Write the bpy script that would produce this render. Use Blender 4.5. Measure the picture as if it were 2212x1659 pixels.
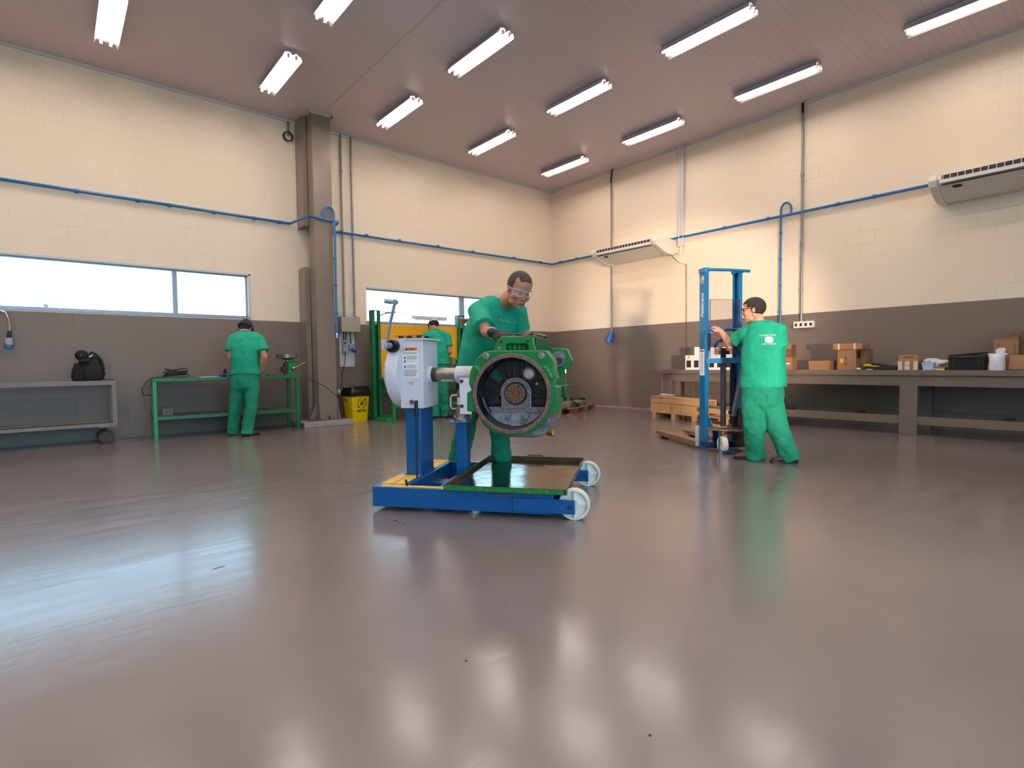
import bpy, bmesh, math, random
from mathutils import Vector, Matrix, Euler
from math import pi, sin, cos, radians as R

for o in list(bpy.data.objects):
    bpy.data.objects.remove(o, do_unlink=True)
scene = bpy.context.scene
COL = scene.collection
V = Vector

# ------------------------------------------------------------------ camera
CAM = V((-9.65317, -9.72189, 1.03))
YAW, PITCH, ROLL, FPX = 0.8646767, -0.0389048, -0.0126105, 1166.623
fw = V((cos(YAW)*cos(PITCH), sin(YAW)*cos(PITCH), sin(PITCH)))
r0 = fw.cross(V((0, 0, 1))).normalized()
u0 = r0.cross(fw)
cr = r0*cos(ROLL) + u0*sin(ROLL)
cu = -r0*sin(ROLL) + u0*cos(ROLL)
cd = bpy.data.cameras.new('camera')
cam = bpy.data.objects.new('camera', cd)
COL.objects.link(cam)
cd.sensor_width = 36.0
cd.lens = FPX/2212*36
cd.clip_start = 0.05
cd.clip_end = 300
cam.matrix_world = Matrix.Translation(CAM) @ Matrix((cr, cu, -fw)).transposed().to_4x4()
scene.camera = cam

# ------------------------------------------------------------------ world, view, big lights
SKY = 1.0
wd = bpy.data.worlds.new('world')
scene.world = wd
wd.use_nodes = True
bgn = wd.node_tree.nodes['Background']
bgn.inputs['Color'].default_value = (0.41, 0.75, 1.0, 1)
bgn.inputs['Strength'].default_value = 5.6*SKY
vs = scene.view_settings
vs.view_transform = 'Standard'
vs.look = 'None'
vs.gamma = 1.0
vs.use_curve_mapping = False
vs.exposure = 0.0
TUBE = 50.0          # radiance of the ceiling tubes

# unseen added spot lamp standing in for low sun glare through the assumed gate
def spot(name, loc, tgt, energy, color, size, deg, blend):
    l = bpy.data.lights.new(name, 'SPOT')
    l.energy = energy; l.color = color; l.shadow_soft_size = size
    l.spot_size = R(deg); l.spot_blend = blend
    o = bpy.data.objects.new(name, l); COL.objects.link(o)
    o.location = loc
    o.rotation_euler = (V(tgt)-V(loc)).to_track_quat('-Z', 'Y').to_euler()
    return o
spot('assumed_glare_spot', (-13.4, -17.2, 0.85), (0.0, -3.75, 1.8), 12000, (1.0, 0.78, 0.60), 0.30, 13.5, 0.45)

def floor_pt(px, py, z=0.0):        # where the sight line through a photo point meets height z
    d = fw*FPX + cr*(px-1106) - cu*(py-829.5)
    return CAM + d*((z-CAM.z)/d.z)
def on_y(px, py, Y=0.0):
    d = fw*FPX + cr*(px-1106) - cu*(py-829.5)
    return CAM + d*((Y-CAM.y)/d.y)
def on_x(px, py, X=0.0):
    d = fw*FPX + cr*(px-1106) - cu*(py-829.5)
    return CAM + d*((X-CAM.x)/d.x)
def deep(px, py, dep):
    return CAM + (fw*FPX + cr*(px-1106) - cu*(py-829.5))*(dep/FPX)
def cv(x, y, z):                    # direction: right, up, towards the viewer
    return (cr*x + cu*y - fw*z).normalized()

# ------------------------------------------------------------------ materials
def lin(c):
    return tuple(((v/255)/12.92 if v/255 <= .04045 else ((v/255+.055)/1.055)**2.4) for v in c)
MT = {}
def mat(name, rgb, rough=.5, metal=0.0, spec=.5, var=0.0, vscale=6.0, bump=0.0, bscale=40.0,
        coat=0.0, emit=None, estr=0.0, alpha=None, trans=0.0, sss=0.0, rvar=0.0, rgb2=None, thr=None):
    m = bpy.data.materials.new(name); m.use_nodes = True
    nt = m.node_tree; b = nt.nodes['Principled BSDF']
    c = lin(rgb)
    b.inputs['Base Color'].default_value = (*c, 1)
    b.inputs['Roughness'].default_value = rough
    b.inputs['Metallic'].default_value = metal
    b.inputs['Specular IOR Level'].default_value = spec
    if coat: b.inputs['Coat Weight'].default_value = coat; b.inputs['Coat Roughness'].default_value = .15
    if trans: b.inputs['Transmission Weight'].default_value = trans
    if sss:
        b.inputs['Subsurface Weight'].default_value = sss
        b.inputs['Subsurface Radius'].default_value = (.01, .004, .002)
    if alpha is not None: b.inputs['Alpha'].default_value = alpha
    if emit:
        b.inputs['Emission Color'].default_value = (*lin(emit), 1)
        b.inputs['Emission Strength'].default_value = estr
    if var or bump or rvar or rgb2:
        tc = nt.nodes.new('ShaderNodeTexCoord')
        if var or rgb2 or rvar:
            n = nt.nodes.new('ShaderNodeTexNoise'); n.inputs['Scale'].default_value = vscale
            n.inputs['Detail'].default_value = 6; n.inputs['Roughness'].default_value = .65
            nt.links.new(tc.outputs['Object'], n.inputs['Vector'])
            if var or rgb2:
                rp = nt.nodes.new('ShaderNodeValToRGB')
                if rgb2:
                    a, d = lin(rgb2), c
                    t = thr or (.4, .6)
                    rp.color_ramp.elements[0].position = t[0]; rp.color_ramp.elements[1].position = t[1]
                else:
                    a = tuple(x*(1-var) for x in c); d = tuple(min(1, x*(1+var)) for x in c)
                    rp.color_ramp.elements[0].position = .3; rp.color_ramp.elements[1].position = .7
                rp.color_ramp.elements[0].color = (*a, 1); rp.color_ramp.elements[1].color = (*d, 1)
                nt.links.new(n.outputs['Fac'], rp.inputs['Fac'])
                nt.links.new(rp.outputs['Color'], b.inputs['Base Color'])
            if rvar:
                mr = nt.nodes.new('ShaderNodeMapRange')
                mr.inputs['From Min'].default_value = .3; mr.inputs['From Max'].default_value = .7
                mr.inputs['To Min'].default_value = max(0, rough-rvar); mr.inputs['To Max'].default_value = rough+rvar
                nt.links.new(n.outputs['Fac'], mr.inputs['Value'])
                nt.links.new(mr.outputs['Result'], b.inputs['Roughness'])
        if bump:
            n2 = nt.nodes.new('ShaderNodeTexNoise'); n2.inputs['Scale'].default_value = bscale
            n2.inputs['Detail'].default_value = 4
            nt.links.new(tc.outputs['Object'], n2.inputs['Vector'])
            bp = nt.nodes.new('ShaderNodeBump'); bp.inputs['Strength'].default_value = bump
            bp.inputs['Distance'].default_value = .01
            nt.links.new(n2.outputs['Fac'], bp.inputs['Height'])
            nt.links.new(bp.outputs['Normal'], b.inputs['Normal'])
    MT[name] = m
    return m

def wall_mat(name, axis):
    m = bpy.data.materials.new(name); m.use_nodes = True
    nt = m.node_tree; b = nt.nodes['Principled BSDF']; L = nt.links
    b.inputs['Roughness'].default_value = .42
    b.inputs['Specular IOR Level'].default_value = .4
    tc = nt.nodes.new('ShaderNodeTexCoord'); sp = nt.nodes.new('ShaderNodeSeparateXYZ')
    L.new(tc.outputs['Object'], sp.inputs[0])
    cb = nt.nodes.new('ShaderNodeCombineXYZ')
    L.new(sp.outputs[axis], cb.inputs[0]); L.new(sp.outputs['Z'], cb.inputs[1])
    # wobble so that the joints are hand laid
    br = nt.nodes.new('ShaderNodeTexBrick')
    br.inputs['Scale'].default_value = 1.0
    br.inputs['Brick Width'].default_value = .4; br.inputs['Row Height'].default_value = .2
    br.inputs['Mortar Size'].default_value = .006; br.inputs['Mortar Smooth'].default_value = .6
    br.inputs['Color1'].default_value = (1, 1, 1, 1); br.inputs['Color2'].default_value = (.97, .97, .97, 1)
    br.inputs['Mortar'].default_value = (0, 0, 0, 1)
    L.new(cb.outputs[0], br.inputs['Vector'])
    ns = nt.nodes.new('ShaderNodeTexNoise'); ns.inputs['Scale'].default_value = 1.1; ns.inputs['Detail'].default_value = 5
    L.new(tc.outputs['Object'], ns.inputs['Vector'])
    nf = nt.nodes.new('ShaderNodeTexNoise'); nf.inputs['Scale'].default_value = 60; nf.inputs['Detail'].default_value = 3
    L.new(tc.outputs['Object'], nf.inputs['Vector'])
    # cream above 1.80 m, grey-brown below
    gt = nt.nodes.new('ShaderNodeMath'); gt.operation = 'GREATER_THAN'; gt.inputs[1].default_value = 1.80
    L.new(sp.outputs['Z'], gt.inputs[0])
    mx = nt.nodes.new('ShaderNodeMix'); mx.data_type = 'RGBA'
    mx.inputs[6].default_value = (*lin((122, 107, 96)), 1)
    mx.inputs[7].default_value = (*lin((242, 222, 197)), 1)
    L.new(gt.outputs[0], mx.inputs[0])
    # faint dirt in some joints and large soft stains
    mk = nt.nodes.new('ShaderNodeMapRange'); mk.inputs['From Min'].default_value = .5; mk.inputs['From Max'].default_value = .75
    mk.inputs['To Min'].default_value = .05; mk.inputs['To Max'].default_value = .55
    L.new(ns.outputs['Fac'], mk.inputs['Value'])
    inv = nt.nodes.new('ShaderNodeMath'); inv.operation = 'MULTIPLY'
    L.new(br.outputs['Fac'], inv.inputs[0]); L.new(mk.outputs['Result'], inv.inputs[1])
    md = nt.nodes.new('ShaderNodeMix'); md.data_type = 'RGBA'; md.blend_type = 'MULTIPLY'
    md.inputs[7].default_value = (.62, .58, .55, 1)
    L.new(inv.outputs[0], md.inputs[0]); L.new(mx.outputs[2], md.inputs[6])
    rp = nt.nodes.new('ShaderNodeValToRGB')
    rp.color_ramp.elements[0].color = (.93, .93, .93, 1); rp.color_ramp.elements[1].color = (1, 1, 1, 1)
    L.new(ns.outputs['Fac'], rp.inputs['Fac'])
    m2 = nt.nodes.new('ShaderNodeMix'); m2.data_type = 'RGBA'; m2.blend_type = 'MULTIPLY'; m2.inputs[0].default_value = 1
    L.new(md.outputs[2], m2.inputs[6]); L.new(rp.outputs['Color'], m2.inputs[7])
    L.new(m2.outputs[2], b.inputs['Base Color'])
    ad = nt.nodes.new('ShaderNodeMath'); ad.operation = 'MULTIPLY_ADD'
    ad.inputs[1].default_value = -1.2; L.new(br.outputs['Fac'], ad.inputs[0]); L.new(nf.outputs['Fac'], ad.inputs[2])
    bp = nt.nodes.new('ShaderNodeBump'); bp.inputs['Strength'].default_value = .24; bp.inputs['Distance'].default_value = .006
    L.new(ad.outputs[0], bp.inputs['Height']); L.new(bp.outputs['Normal'], b.inputs['Normal'])
    MT[name] = m; return m

def floor_mat():
    m = bpy.data.materials.new('epoxy_floor'); m.use_nodes = True
    nt = m.node_tree; b = nt.nodes['Principled BSDF']; L = nt.links
    b.inputs['Specular IOR Level'].default_value = .42
    b.inputs['Coat Weight'].default_value = .22; b.inputs['Coat Roughness'].default_value = .09
    tc = nt.nodes.new('ShaderNodeTexCoord')
    n = nt.nodes.new('ShaderNodeTexNoise'); n.inputs['Scale'].default_value = .6; n.inputs['Detail'].default_value = 8
    n.inputs['Roughness'].default_value = .6
    L.new(tc.outputs['Object'], n.inputs['Vector'])
    rp = nt.nodes.new('ShaderNodeValToRGB')
    rp.color_ramp.elements[0].position = .3; rp.color_ramp.elements[1].position = .7
    rp.color_ramp.elements[0].color = (*lin((118, 107, 106)), 1)
    rp.color_ramp.elements[1].color = (*lin((128, 117, 115)), 1)
    L.new(n.outputs['Fac'], rp.inputs['Fac']); L.new(rp.outputs['Color'], b.inputs['Base Color'])
    mp = nt.nodes.new('ShaderNodeMapping'); mp.inputs['Rotation'].default_value = (0, 0, .5); mp.inputs['Scale'].default_value = (1, 5, 1)
    L.new(tc.outputs['Object'], mp.inputs[0])
    n2 = nt.nodes.new('ShaderNodeTexNoise'); n2.inputs['Scale'].default_value = 1.6; n2.inputs['Detail'].default_value = 7
    L.new(mp.outputs[0], n2.inputs['Vector'])
    mr = nt.nodes.new('ShaderNodeMapRange')
    mr.inputs['From Min'].default_value = .3; mr.inputs['From Max'].default_value = .7
    mr.inputs['To Min'].default_value = .175; mr.inputs['To Max'].default_value = .255
    L.new(n2.outputs['Fac'], mr.inputs['Value']); L.new(mr.outputs['Result'], b.inputs['Roughness'])
    n3 = nt.nodes.new('ShaderNodeTexNoise'); n3.inputs['Scale'].default_value = 3.2; n3.inputs['Detail'].default_value = 9; n3.inputs['Roughness'].default_value = .62
    L.new(mp.outputs[0], n3.inputs['Vector'])
    bp = nt.nodes.new('ShaderNodeBump'); bp.inputs['Strength'].default_value = .10; bp.inputs['Distance'].default_value = .01
    L.new(n3.outputs['Fac'], bp.inputs['Height']); L.new(bp.outputs['Normal'], b.inputs['Normal']); L.new(bp.outputs['Normal'], b.inputs['Coat Normal'])
    MT['epoxy_floor'] = m; return m

def ceiling_mat():
    m = bpy.data.materials.new('pvc_ceiling'); m.use_nodes = True
    nt = m.node_tree; b = nt.nodes['Principled BSDF']; L = nt.links
    b.inputs['Roughness'].default_value = .38
    tc = nt.nodes.new('ShaderNodeTexCoord'); sp = nt.nodes.new('ShaderNodeSeparateXYZ')
    L.new(tc.outputs['Object'], sp.inputs[0])
    a = nt.nodes.new('ShaderNodeMath'); a.operation = 'MULTIPLY'; a.inputs[1].default_value = 10.0
    L.new(sp.outputs['Y'], a.inputs[0])
    f = nt.nodes.new('ShaderNodeMath'); f.operation = 'FRACT'; L.new(a.outputs[0], f.inputs[0])
    g = nt.nodes.new('ShaderNodeMath'); g.operation = 'LESS_THAN'; g.inputs[1].default_value = .06
    L.new(f.outputs[0], g.inputs[0])
    mx = nt.nodes.new('ShaderNodeMix'); mx.data_type = 'RGBA'
    mx.inputs[6].default_value = (*lin((208, 193, 198)), 1); mx.inputs[7].default_value = (*lin((182, 168, 175)), 1)
    L.new(g.outputs[0], mx.inputs[0]); L.new(mx.outputs[2], b.inputs['Base Color'])
    bp = nt.nodes.new('ShaderNodeBump'); bp.inputs['Strength'].default_value = .25; bp.inputs['Distance'].default_value = .004
    bp.invert = True
    L.new(g.outputs[0], bp.inputs['Height']); L.new(bp.outputs['Normal'], b.inputs['Normal'])
    MT['pvc_ceiling'] = m; return m

wall_mat('wall_x', 'X'); wall_mat('wall_y', 'Y'); floor_mat(); ceiling_mat()
mat('white_trim', (205, 200, 200), .4)
mat('alu_frame', (150, 160, 180), .35, .3)
def glass_mat():
    m = bpy.data.materials.new('glass'); m.use_nodes = True; nt = m.node_tree
    nt.nodes.remove(nt.nodes['Principled BSDF']); out = nt.nodes['Material Output']
    a = nt.nodes.new('ShaderNodeBsdfTransparent'); g = nt.nodes.new('ShaderNodeBsdfGlossy'); g.inputs['Roughness'].default_value = .02
    f = nt.nodes.new('ShaderNodeFresnel'); f.inputs['IOR'].default_value = 1.3; x = nt.nodes.new('ShaderNodeMixShader')
    nt.links.new(f.outputs[0], x.inputs[0]); nt.links.new(a.outputs[0], x.inputs[1]); nt.links.new(g.outputs[0], x.inputs[2])
    nt.links.new(x.outputs[0], out.inputs['Surface']); MT['glass'] = m
glass_mat()
mat('tube_glow', (255, 255, 255), emit=(255, 239, 227), estr=TUBE)
mat('reflector', (235, 235, 238), .18, .9)
mat('fixture', (190, 186, 190), .4)
mat('socket_white', (225, 222, 218), .4)
mat('column_paint', (126, 113, 102), .28, var=.05, bump=.05, bscale=15)
mat('concrete', (146, 140, 142), .7, var=.12, bump=.3)
mat('bench_paint', (106, 93, 81), .5, var=.07, bump=.15)
mat('pipe_blue', (18, 100, 158), .35)
mat('steel_conduit', (138, 132, 134), .4, .6)
mat('black_rubber', (22, 21, 23), .5)
mat('black_fabric', (20, 20, 27), .85, var=.3, bump=.4, bscale=60)
mat('box_beige', (172, 160, 142), .45)
mat('plug_blue', (20, 95, 190), .4)
mat('plug_grey', (160, 160, 165), .45)
mat('ac_white', (226, 218, 208), .4)
mat('ac_dark', (40, 36, 42), .6)
mat('chrome', (215, 215, 215), .2, 1.0)
mat('steel', (150, 145, 140), .38, .85, var=.1, vscale=20)
mat('cart_grey', (120, 112, 108), .45, var=.1, bump=.1)
mat('rust_dark', (72, 58, 54), .6, .2, var=.3, vscale=25)
mat('green_bright', (14, 132, 56), .35, bump=.04)
mat('green_dark', (8, 104, 58), .38, bump=.04)
mat('yellow_board', (255, 178, 12), .5)
mat('bin_yellow', (250, 208, 10), .35)
mat('ink', (28, 24, 22), .7)
mat('bin_bag', (30, 26, 28), .25, bump=.8, bscale=18)
mat('stacker_blue', (6, 100, 150), .32, rgb2=(20, 84, 128), vscale=12, thr=(.3, .5))
mat('blue_paint', (0, 84, 146), .32, bump=.03, bscale=200)
mat('blue_pale', (40, 125, 175), .35)
mat('stripe_yellow', (250, 190, 20), .5)
mat('stand_white', (222, 215, 226), .35)
mat('white_paint', (235, 232, 234), .4)
mat('label_white', (240, 238, 236), .5)
mat('label_orange', (245, 140, 90), .5)
mat('label_ink', (110, 105, 112), .6)
mat('label_black', (30, 28, 30), .6)
mat('nylon', (236, 230, 216), .4)
mat('black_steel', (26, 25, 28), .35, .4)
mat('lever_grey', (150, 160, 172), .4, .4)
mat('tray_steel', (118, 103, 88), .14, 1.0, rvar=.05, vscale=5, bump=.25, bscale=5)
mat('tray_rim', (110, 92, 76), .35, .8, var=.2)
mat('tape_green', (0, 128, 52), .4, rgb2=(140, 112, 88), vscale=14, thr=(.34, .37))
mat('engine_green', (14, 120, 56), .32, bump=.25, bscale=70, rgb2=(60, 120, 70), vscale=9, thr=(.28, .36))
mat('engine_old', (92, 130, 92), .45, bump=.3, rgb2=(110, 100, 84), vscale=12, thr=(.42, .55))
mat('engine_deep', (8, 84, 40), .4, bump=.25, bscale=70)
mat('bare_iron', (140, 112, 104), .42, .55, var=.2, vscale=30)
mat('black_cast', (24, 23, 32), .32, bump=.15, bscale=110)
mat('mottled_alu', (158, 156, 166), .45, .35, rgb2=(86, 82, 88), vscale=16, thr=(.36, .56), bump=.2)
mat('dirty_alu', (160, 154, 162), .42, .4, rgb2=(104, 92, 96), vscale=18, thr=(.4, .6), bump=.3)
mat('grey_casting', (140, 130, 138), .35, .6, var=.2, vscale=40, bump=.3)
mat('brass', (176, 132, 44), .3, .9, var=.2)
mat('crank_bronze', (150, 128, 98), .3, .85, var=.2, vscale=40)
mat('rust', (132, 74, 52), .5, .4, var=.3, vscale=30)
mat('plug_white', (206, 202, 204), .35, .2)
mat('wood_pale', (190, 146, 98), .6, var=.15, vscale=5, bump=.2)
mat('wood_old', (142, 92, 62), .7, var=.25, vscale=9, bump=.3)
mat('fork_worn', (132, 104, 80), .5, .3, var=.3, vscale=8)
mat('cardboard', (150, 108, 74), .7, var=.06, vscale=4)
mat('cardboard_dark', (112, 78, 50), .75, var=.06)
mat('cardboard_flap', (158, 110, 70), .7)
mat('tape_clear', (218, 196, 180), .2)
mat('paper_white', (236, 232, 232), .5)
mat('box_black', (44, 36, 38), .5)
mat('crate_black', (14, 14, 16), .35)
mat('plastic_bag', (214, 208, 212), .35, bump=1.0, bscale=14)
mat('bucket', (180, 196, 218), .4)
mat('yellow_item', (220, 186, 20), .5)
mat('shirt_green', (0, 152, 120), .8, var=.05, bump=.25, bscale=22)
mat('trouser_green', (0, 126, 97), .82, var=.07, bump=.35, bscale=18)
mat('skin_brown', (184, 126, 98), .5, sss=.05, var=.06, vscale=14)
mat('skin_light', (206, 146, 118), .5, sss=.05, var=.05, vscale=14)
mat('lip', (122, 70, 62), .5)
mat('hair_dark', (40, 30, 27), .7, bump=.9, bscale=140)
mat('hair_grey', (66, 56, 50), .75, bump=.9, bscale=160, var=.35, vscale=60)
mat('eye', (48, 32, 28), .15)
mat('glove_black', (15, 14, 18), .55, bump=.4, bscale=60)
mat('cuff_white', (225, 220, 222), .7)
mat('goggle', (225, 235, 245), .05, alpha=.10, spec=.9)
mat('goggle_rim', (210, 212, 220), .2, alpha=.8)
mat('shoe_brown', (74, 50, 42), .6, bump=.2)
mat('shoe_black', (26, 23, 23), .5)
mat('cap_navy', (34, 38, 52), .8)
mat('cap_beige', (200, 186, 172), .8)
mat('mesh_wire', (88, 80, 120), .4, .5)
mat('chain_rust', (110, 50, 34), .5, .5)
mat('lever_dull', (98, 98, 112), .45, .3)
mat('dark_blue', (22, 40, 86), .4)
mat('red_mark', (190, 40, 40), .5)
mat('leaf', (205, 200, 176), .6, var=.2, vscale=20)
mat('floor_mark', (96, 78, 72), .4)
mat('oil', (50, 44, 48), .15)
mat('ground', (200, 196, 186), .9)

# ------------------------------------------------------------------ mesh builder
OFF = {}
class MB:
    def __init__(s, m=None):
        s.bm = bmesh.new(); s.mats = []; s.mi = 0
        if m: s.m(m)
    def m(s, name):
        if name not in s.mats: s.mats.append(name)
        s.mi = s.mats.index(name); return s
    def faces(s, fs):
        for f in fs: f.material_index = s.mi
    def add(s, pts, fcs, M=None):
        vs_ = [s.bm.verts.new(M @ V(p) if M else V(p)) for p in pts]
        out = []
        for f in fcs:
            try: out.append(s.bm.faces.new([vs_[i] for i in f]))
            except ValueError: pass
        s.faces(out); return s
    def box(s, c, sz, M=None):
        x, y, z = sz[0]/2, sz[1]/2, sz[2]/2
        pts = [V(c)+V((a*x, b*y, d*z)) if M is None else M @ V((a*x, b*y, d*z))+V(c)
               for a in (-1, 1) for b in (-1, 1) for d in (-1, 1)]
        return s.add(pts, [(0, 1, 3, 2), (4, 6, 7, 5), (0, 4, 5, 1), (2, 3, 7, 6), (0, 2, 6, 4), (1, 5, 7, 3)])
    def bb(s, a, b):
        return s.box([(a[i]+b[i])/2 for i in range(3)], [abs(b[i]-a[i]) for i in range(3)])
    def bar(s, p0, p1, w, h, up=(0, 0, 1)):
        p0, p1 = V(p0), V(p1); d = (p1-p0); L = d.length; d.normalize()
        u = V(up)
        if abs(d.dot(u)) > .98: u = V((0, 1, 0))
        r = d.cross(u).normalized(); u = r.cross(d)
        return s.box((p0+p1)/2, (L, w, h), Matrix((d, r, u)).transposed())
    def ring(s, c, r, d, n):
        c, d = V(c), V(d).normalized()
        a = d.cross(V((0, 0, 1)))
        if a.length < .05: a = d.cross(V((1, 0, 0)))
        a.normalize(); b = d.cross(a)
        return [c + a*(r*cos(2*pi*i/n)) + b*(r*sin(2*pi*i/n)) for i in range(n)]
    def loft(s, rings, cap=True, closed=False):
        vr = [[s.bm.verts.new(p) for p in r] for r in rings]; fs = []
        n = len(vr[0]); k = len(vr)
        for i in range(k if closed else k-1):
            A, B = vr[i], vr[(i+1) % k]
            for j in range(n):
                fs.append(s.bm.faces.new((A[j], A[(j+1) % n], B[(j+1) % n], B[j])))
        if cap and not closed:
            fs.append(s.bm.faces.new(list(reversed(vr[0])))); fs.append(s.bm.faces.new(vr[-1]))
        s.faces(fs); return s
    def cyl(s, p0, p1, r0, r1=None, n=20, cap=True):
        r1 = r0 if r1 is None else r1
        d = V(p1)-V(p0)
        return s.loft([s.ring(p0, r0, d, n), s.ring(p1, r1, d, n)], cap)
    def tube(s, pts, r, n=8, closed=False):
        pts = [V(p) for p in pts]; rings = []; k = len(pts); a = None
        for i, p in enumerate(pts):
            if closed: d = pts[(i+1) % k]-pts[i-1]
            else: d = pts[min(i+1, k-1)]-pts[max(i-1, 0)]
            d.normalize()
            if a is None:
                a = d.cross(V((0, 0, 1)))
                if a.length < .05: a = d.cross(V((1, 0, 0)))
            a = (a - d*a.dot(d)).normalized(); b = d.cross(a)
            rr = r[i] if isinstance(r, (list, tuple)) else r
            rings.append([p + a*(rr*cos(2*pi*j/n)) + b*(rr*sin(2*pi*j/n)) for j in range(n)])
        return s.loft(rings, True, closed)
    def ball(s, c, r, M=None, n=14):
        if not isinstance(r, (list, tuple)): r = (r, r, r)
        pts = []; fcs = []; h = n//2+1
        for i in range(1, h):
            t = pi*i/h
            for j in range(n):
                pts.append(V((r[0]*sin(t)*cos(2*pi*j/n), r[1]*sin(t)*sin(2*pi*j/n), r[2]*cos(t))))
        pts += [V((0, 0, r[2])), V((0, 0, -r[2]))]
        for i in range(h-2):
            for j in range(n):
                a = i*n+j; b = i*n+(j+1) % n
                fcs.append((a, a+n, b+n, b))
        T, B = len(pts)-2, len(pts)-1
        for j in range(n):
            fcs.append((T, j, (j+1) % n)); fcs.append((B, (h-2)*n+(j+1) % n, (h-2)*n+j))
        if M is not None: pts = [M @ p for p in pts]
        return s.add([p+V(c) for p in pts], fcs)
    def cap(s, p0, p1, r0, r1=None, n=14):      # rounded limb segment
        r1 = r0 if r1 is None else r1
        s.cyl(p0, p1, r0, r1, n); s.ball(p0, r0, n=n); s.ball(p1, r1, n=n); return s
    def plate(s, outer, holes, t, M=None):      # outline in x,z ; thickness along +y
        M = M or Matrix()
        tmp = bmesh.new(); ed = []
        for lp in [outer]+list(holes):
            vv = [tmp.verts.new((p[0], 0, p[1])) for p in lp]
            ed += [tmp.edges.new((vv[i], vv[(i+1) % len(vv)])) for i in range(len(vv))]
        bmesh.ops.triangle_fill(tmp, edges=ed, use_beauty=True, normal=(0, -1, 0))
        tmp.verts.index_update()
        P = [v.co.copy() for v in tmp.verts]; Fc = [[v.index for v in f.verts] for f in tmp.faces]
        tmp.free(); n = len(P)
        pts = [M @ p for p in P] + [M @ (p+V((0, t, 0))) for p in P]
        fc = []
        for f in Fc:
            a, b, c_ = [P[i] for i in f[:3]]
            if (b-a).cross(c_-a).y > 0: f = f[::-1]
            fc.append(f); fc.append([i+n for i in reversed(f)])
        k = 0
        for li, lp in enumerate([outer]+list(holes)):
            m = len(lp)
            area = sum(lp[i][0]*lp[(i+1) % m][1]-lp[(i+1) % m][0]*lp[i][1] for i in range(m))
            flip = (area > 0) if li == 0 else (area < 0)
            for i in range(m):
                a, b = k+i, k+(i+1) % m
                fc.append((a, b, b+n, a+n) if flip else (b, a, a+n, b+n))
            k += m
        return s.add(pts, fc)
    def lathe(s, prof, c=(0, 0, 0), ax=(0, 0, 1), n=28):   # prof: (radius, distance along axis)
        rings = [s.ring(V(c)+V(ax).normalized()*h, max(r, 1e-4), ax, n) for r, h in prof]
        return s.loft(rings, True)
    def obj(s, name, parent=None, bevel=0, smooth=35, M=None, off=None, mods=None):
        bmesh.ops.recalc_face_normals(s.bm, faces=s.bm.faces)
        o_ = OFF.get(parent.name, V((0, 0, 0))) if parent else (V(off) if off else V((0, 0, 0)))
        if M: bmesh.ops.transform(s.bm, matrix=M, verts=s.bm.verts)
        bmesh.ops.translate(s.bm, vec=-o_, verts=s.bm.verts)
        me = bpy.data.meshes.new(name); s.bm.to_mesh(me); s.bm.free()
        for m_ in s.mats: me.materials.append(MT[m_])
        if smooth:
            me.shade_smooth()
            me.set_sharp_from_angle(angle=R(smooth))
        o = bpy.data.objects.new(name, me); COL.objects.link(o)
        if parent: o.parent = parent; OFF[o.name] = o_
        else: o.location = o_
        if bevel:
            b = o.modifiers.new('bevel', 'BEVEL'); b.width = bevel; b.segments = 2; b.limit_method = 'ANGLE'
            b.angle_limit = R(40)
        return o

def thing(name, label, cat, at=(0, 0, 0), frame=None, group=None):
    o = bpy.data.objects.new(name, None); COL.objects.link(o)
    o.empty_display_size = .1
    o.matrix_world = (frame or Matrix()) @ Matrix.Translation(V(at))
    OFF[o.name] = V(at)
    o['label'] = label; o['category'] = cat
    if group: o['group'] = group
    return o
def tag(o, label, cat, group=None):
    o['label'] = label; o['category'] = cat
    if group: o['group'] = group
    return o
def struct(o): o['kind'] = 'structure'; return o
def dup(o, loc=None, rz=None, label=None, parent=None):
    c = o.copy(); COL.objects.link(c)
    if parent: c.parent = parent
    if loc is not None: c.location = loc
    if rz is not None: c.rotation_euler = (0, 0, rz)
    if label: c['label'] = label
    for ch in [x for x in bpy.data.objects if x.parent == o]:
        dup(ch, parent=c)
    return c
def frame(o, deg):
    return Matrix.Translation(V(o)) @ Matrix.Rotation(R(deg), 4, 'Z')
def circ(cx, cz, r, n=32, a0=0, a1=2*pi, full=True):
    k = n if full else n+1
    return [(cx+r*cos(a0+(a1-a0)*i/n), cz+r*sin(a0+(a1-a0)*i/n)) for i in range(k)]
def text_on(txt, size, M, mat_, parent, name, tgt, bold=True, off=.004):    # printed on cloth: laid on along its own normal
    o = text_mb(txt, size, Matrix(), mat_, name=name, bold=bold)
    o.parent = parent; o.matrix_local = Matrix.Translation(-OFF[parent.name]) @ M
    lay_on(o, tgt, off); return o
def lay_on(o, tgt, off=.004):
    m = o.modifiers.new('lay', 'SHRINKWRAP'); m.target = tgt; m.wrap_method = 'PROJECT'
    m.use_negative_direction = True; m.use_positive_direction = True; m.use_project_z = True; m.offset = off
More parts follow.
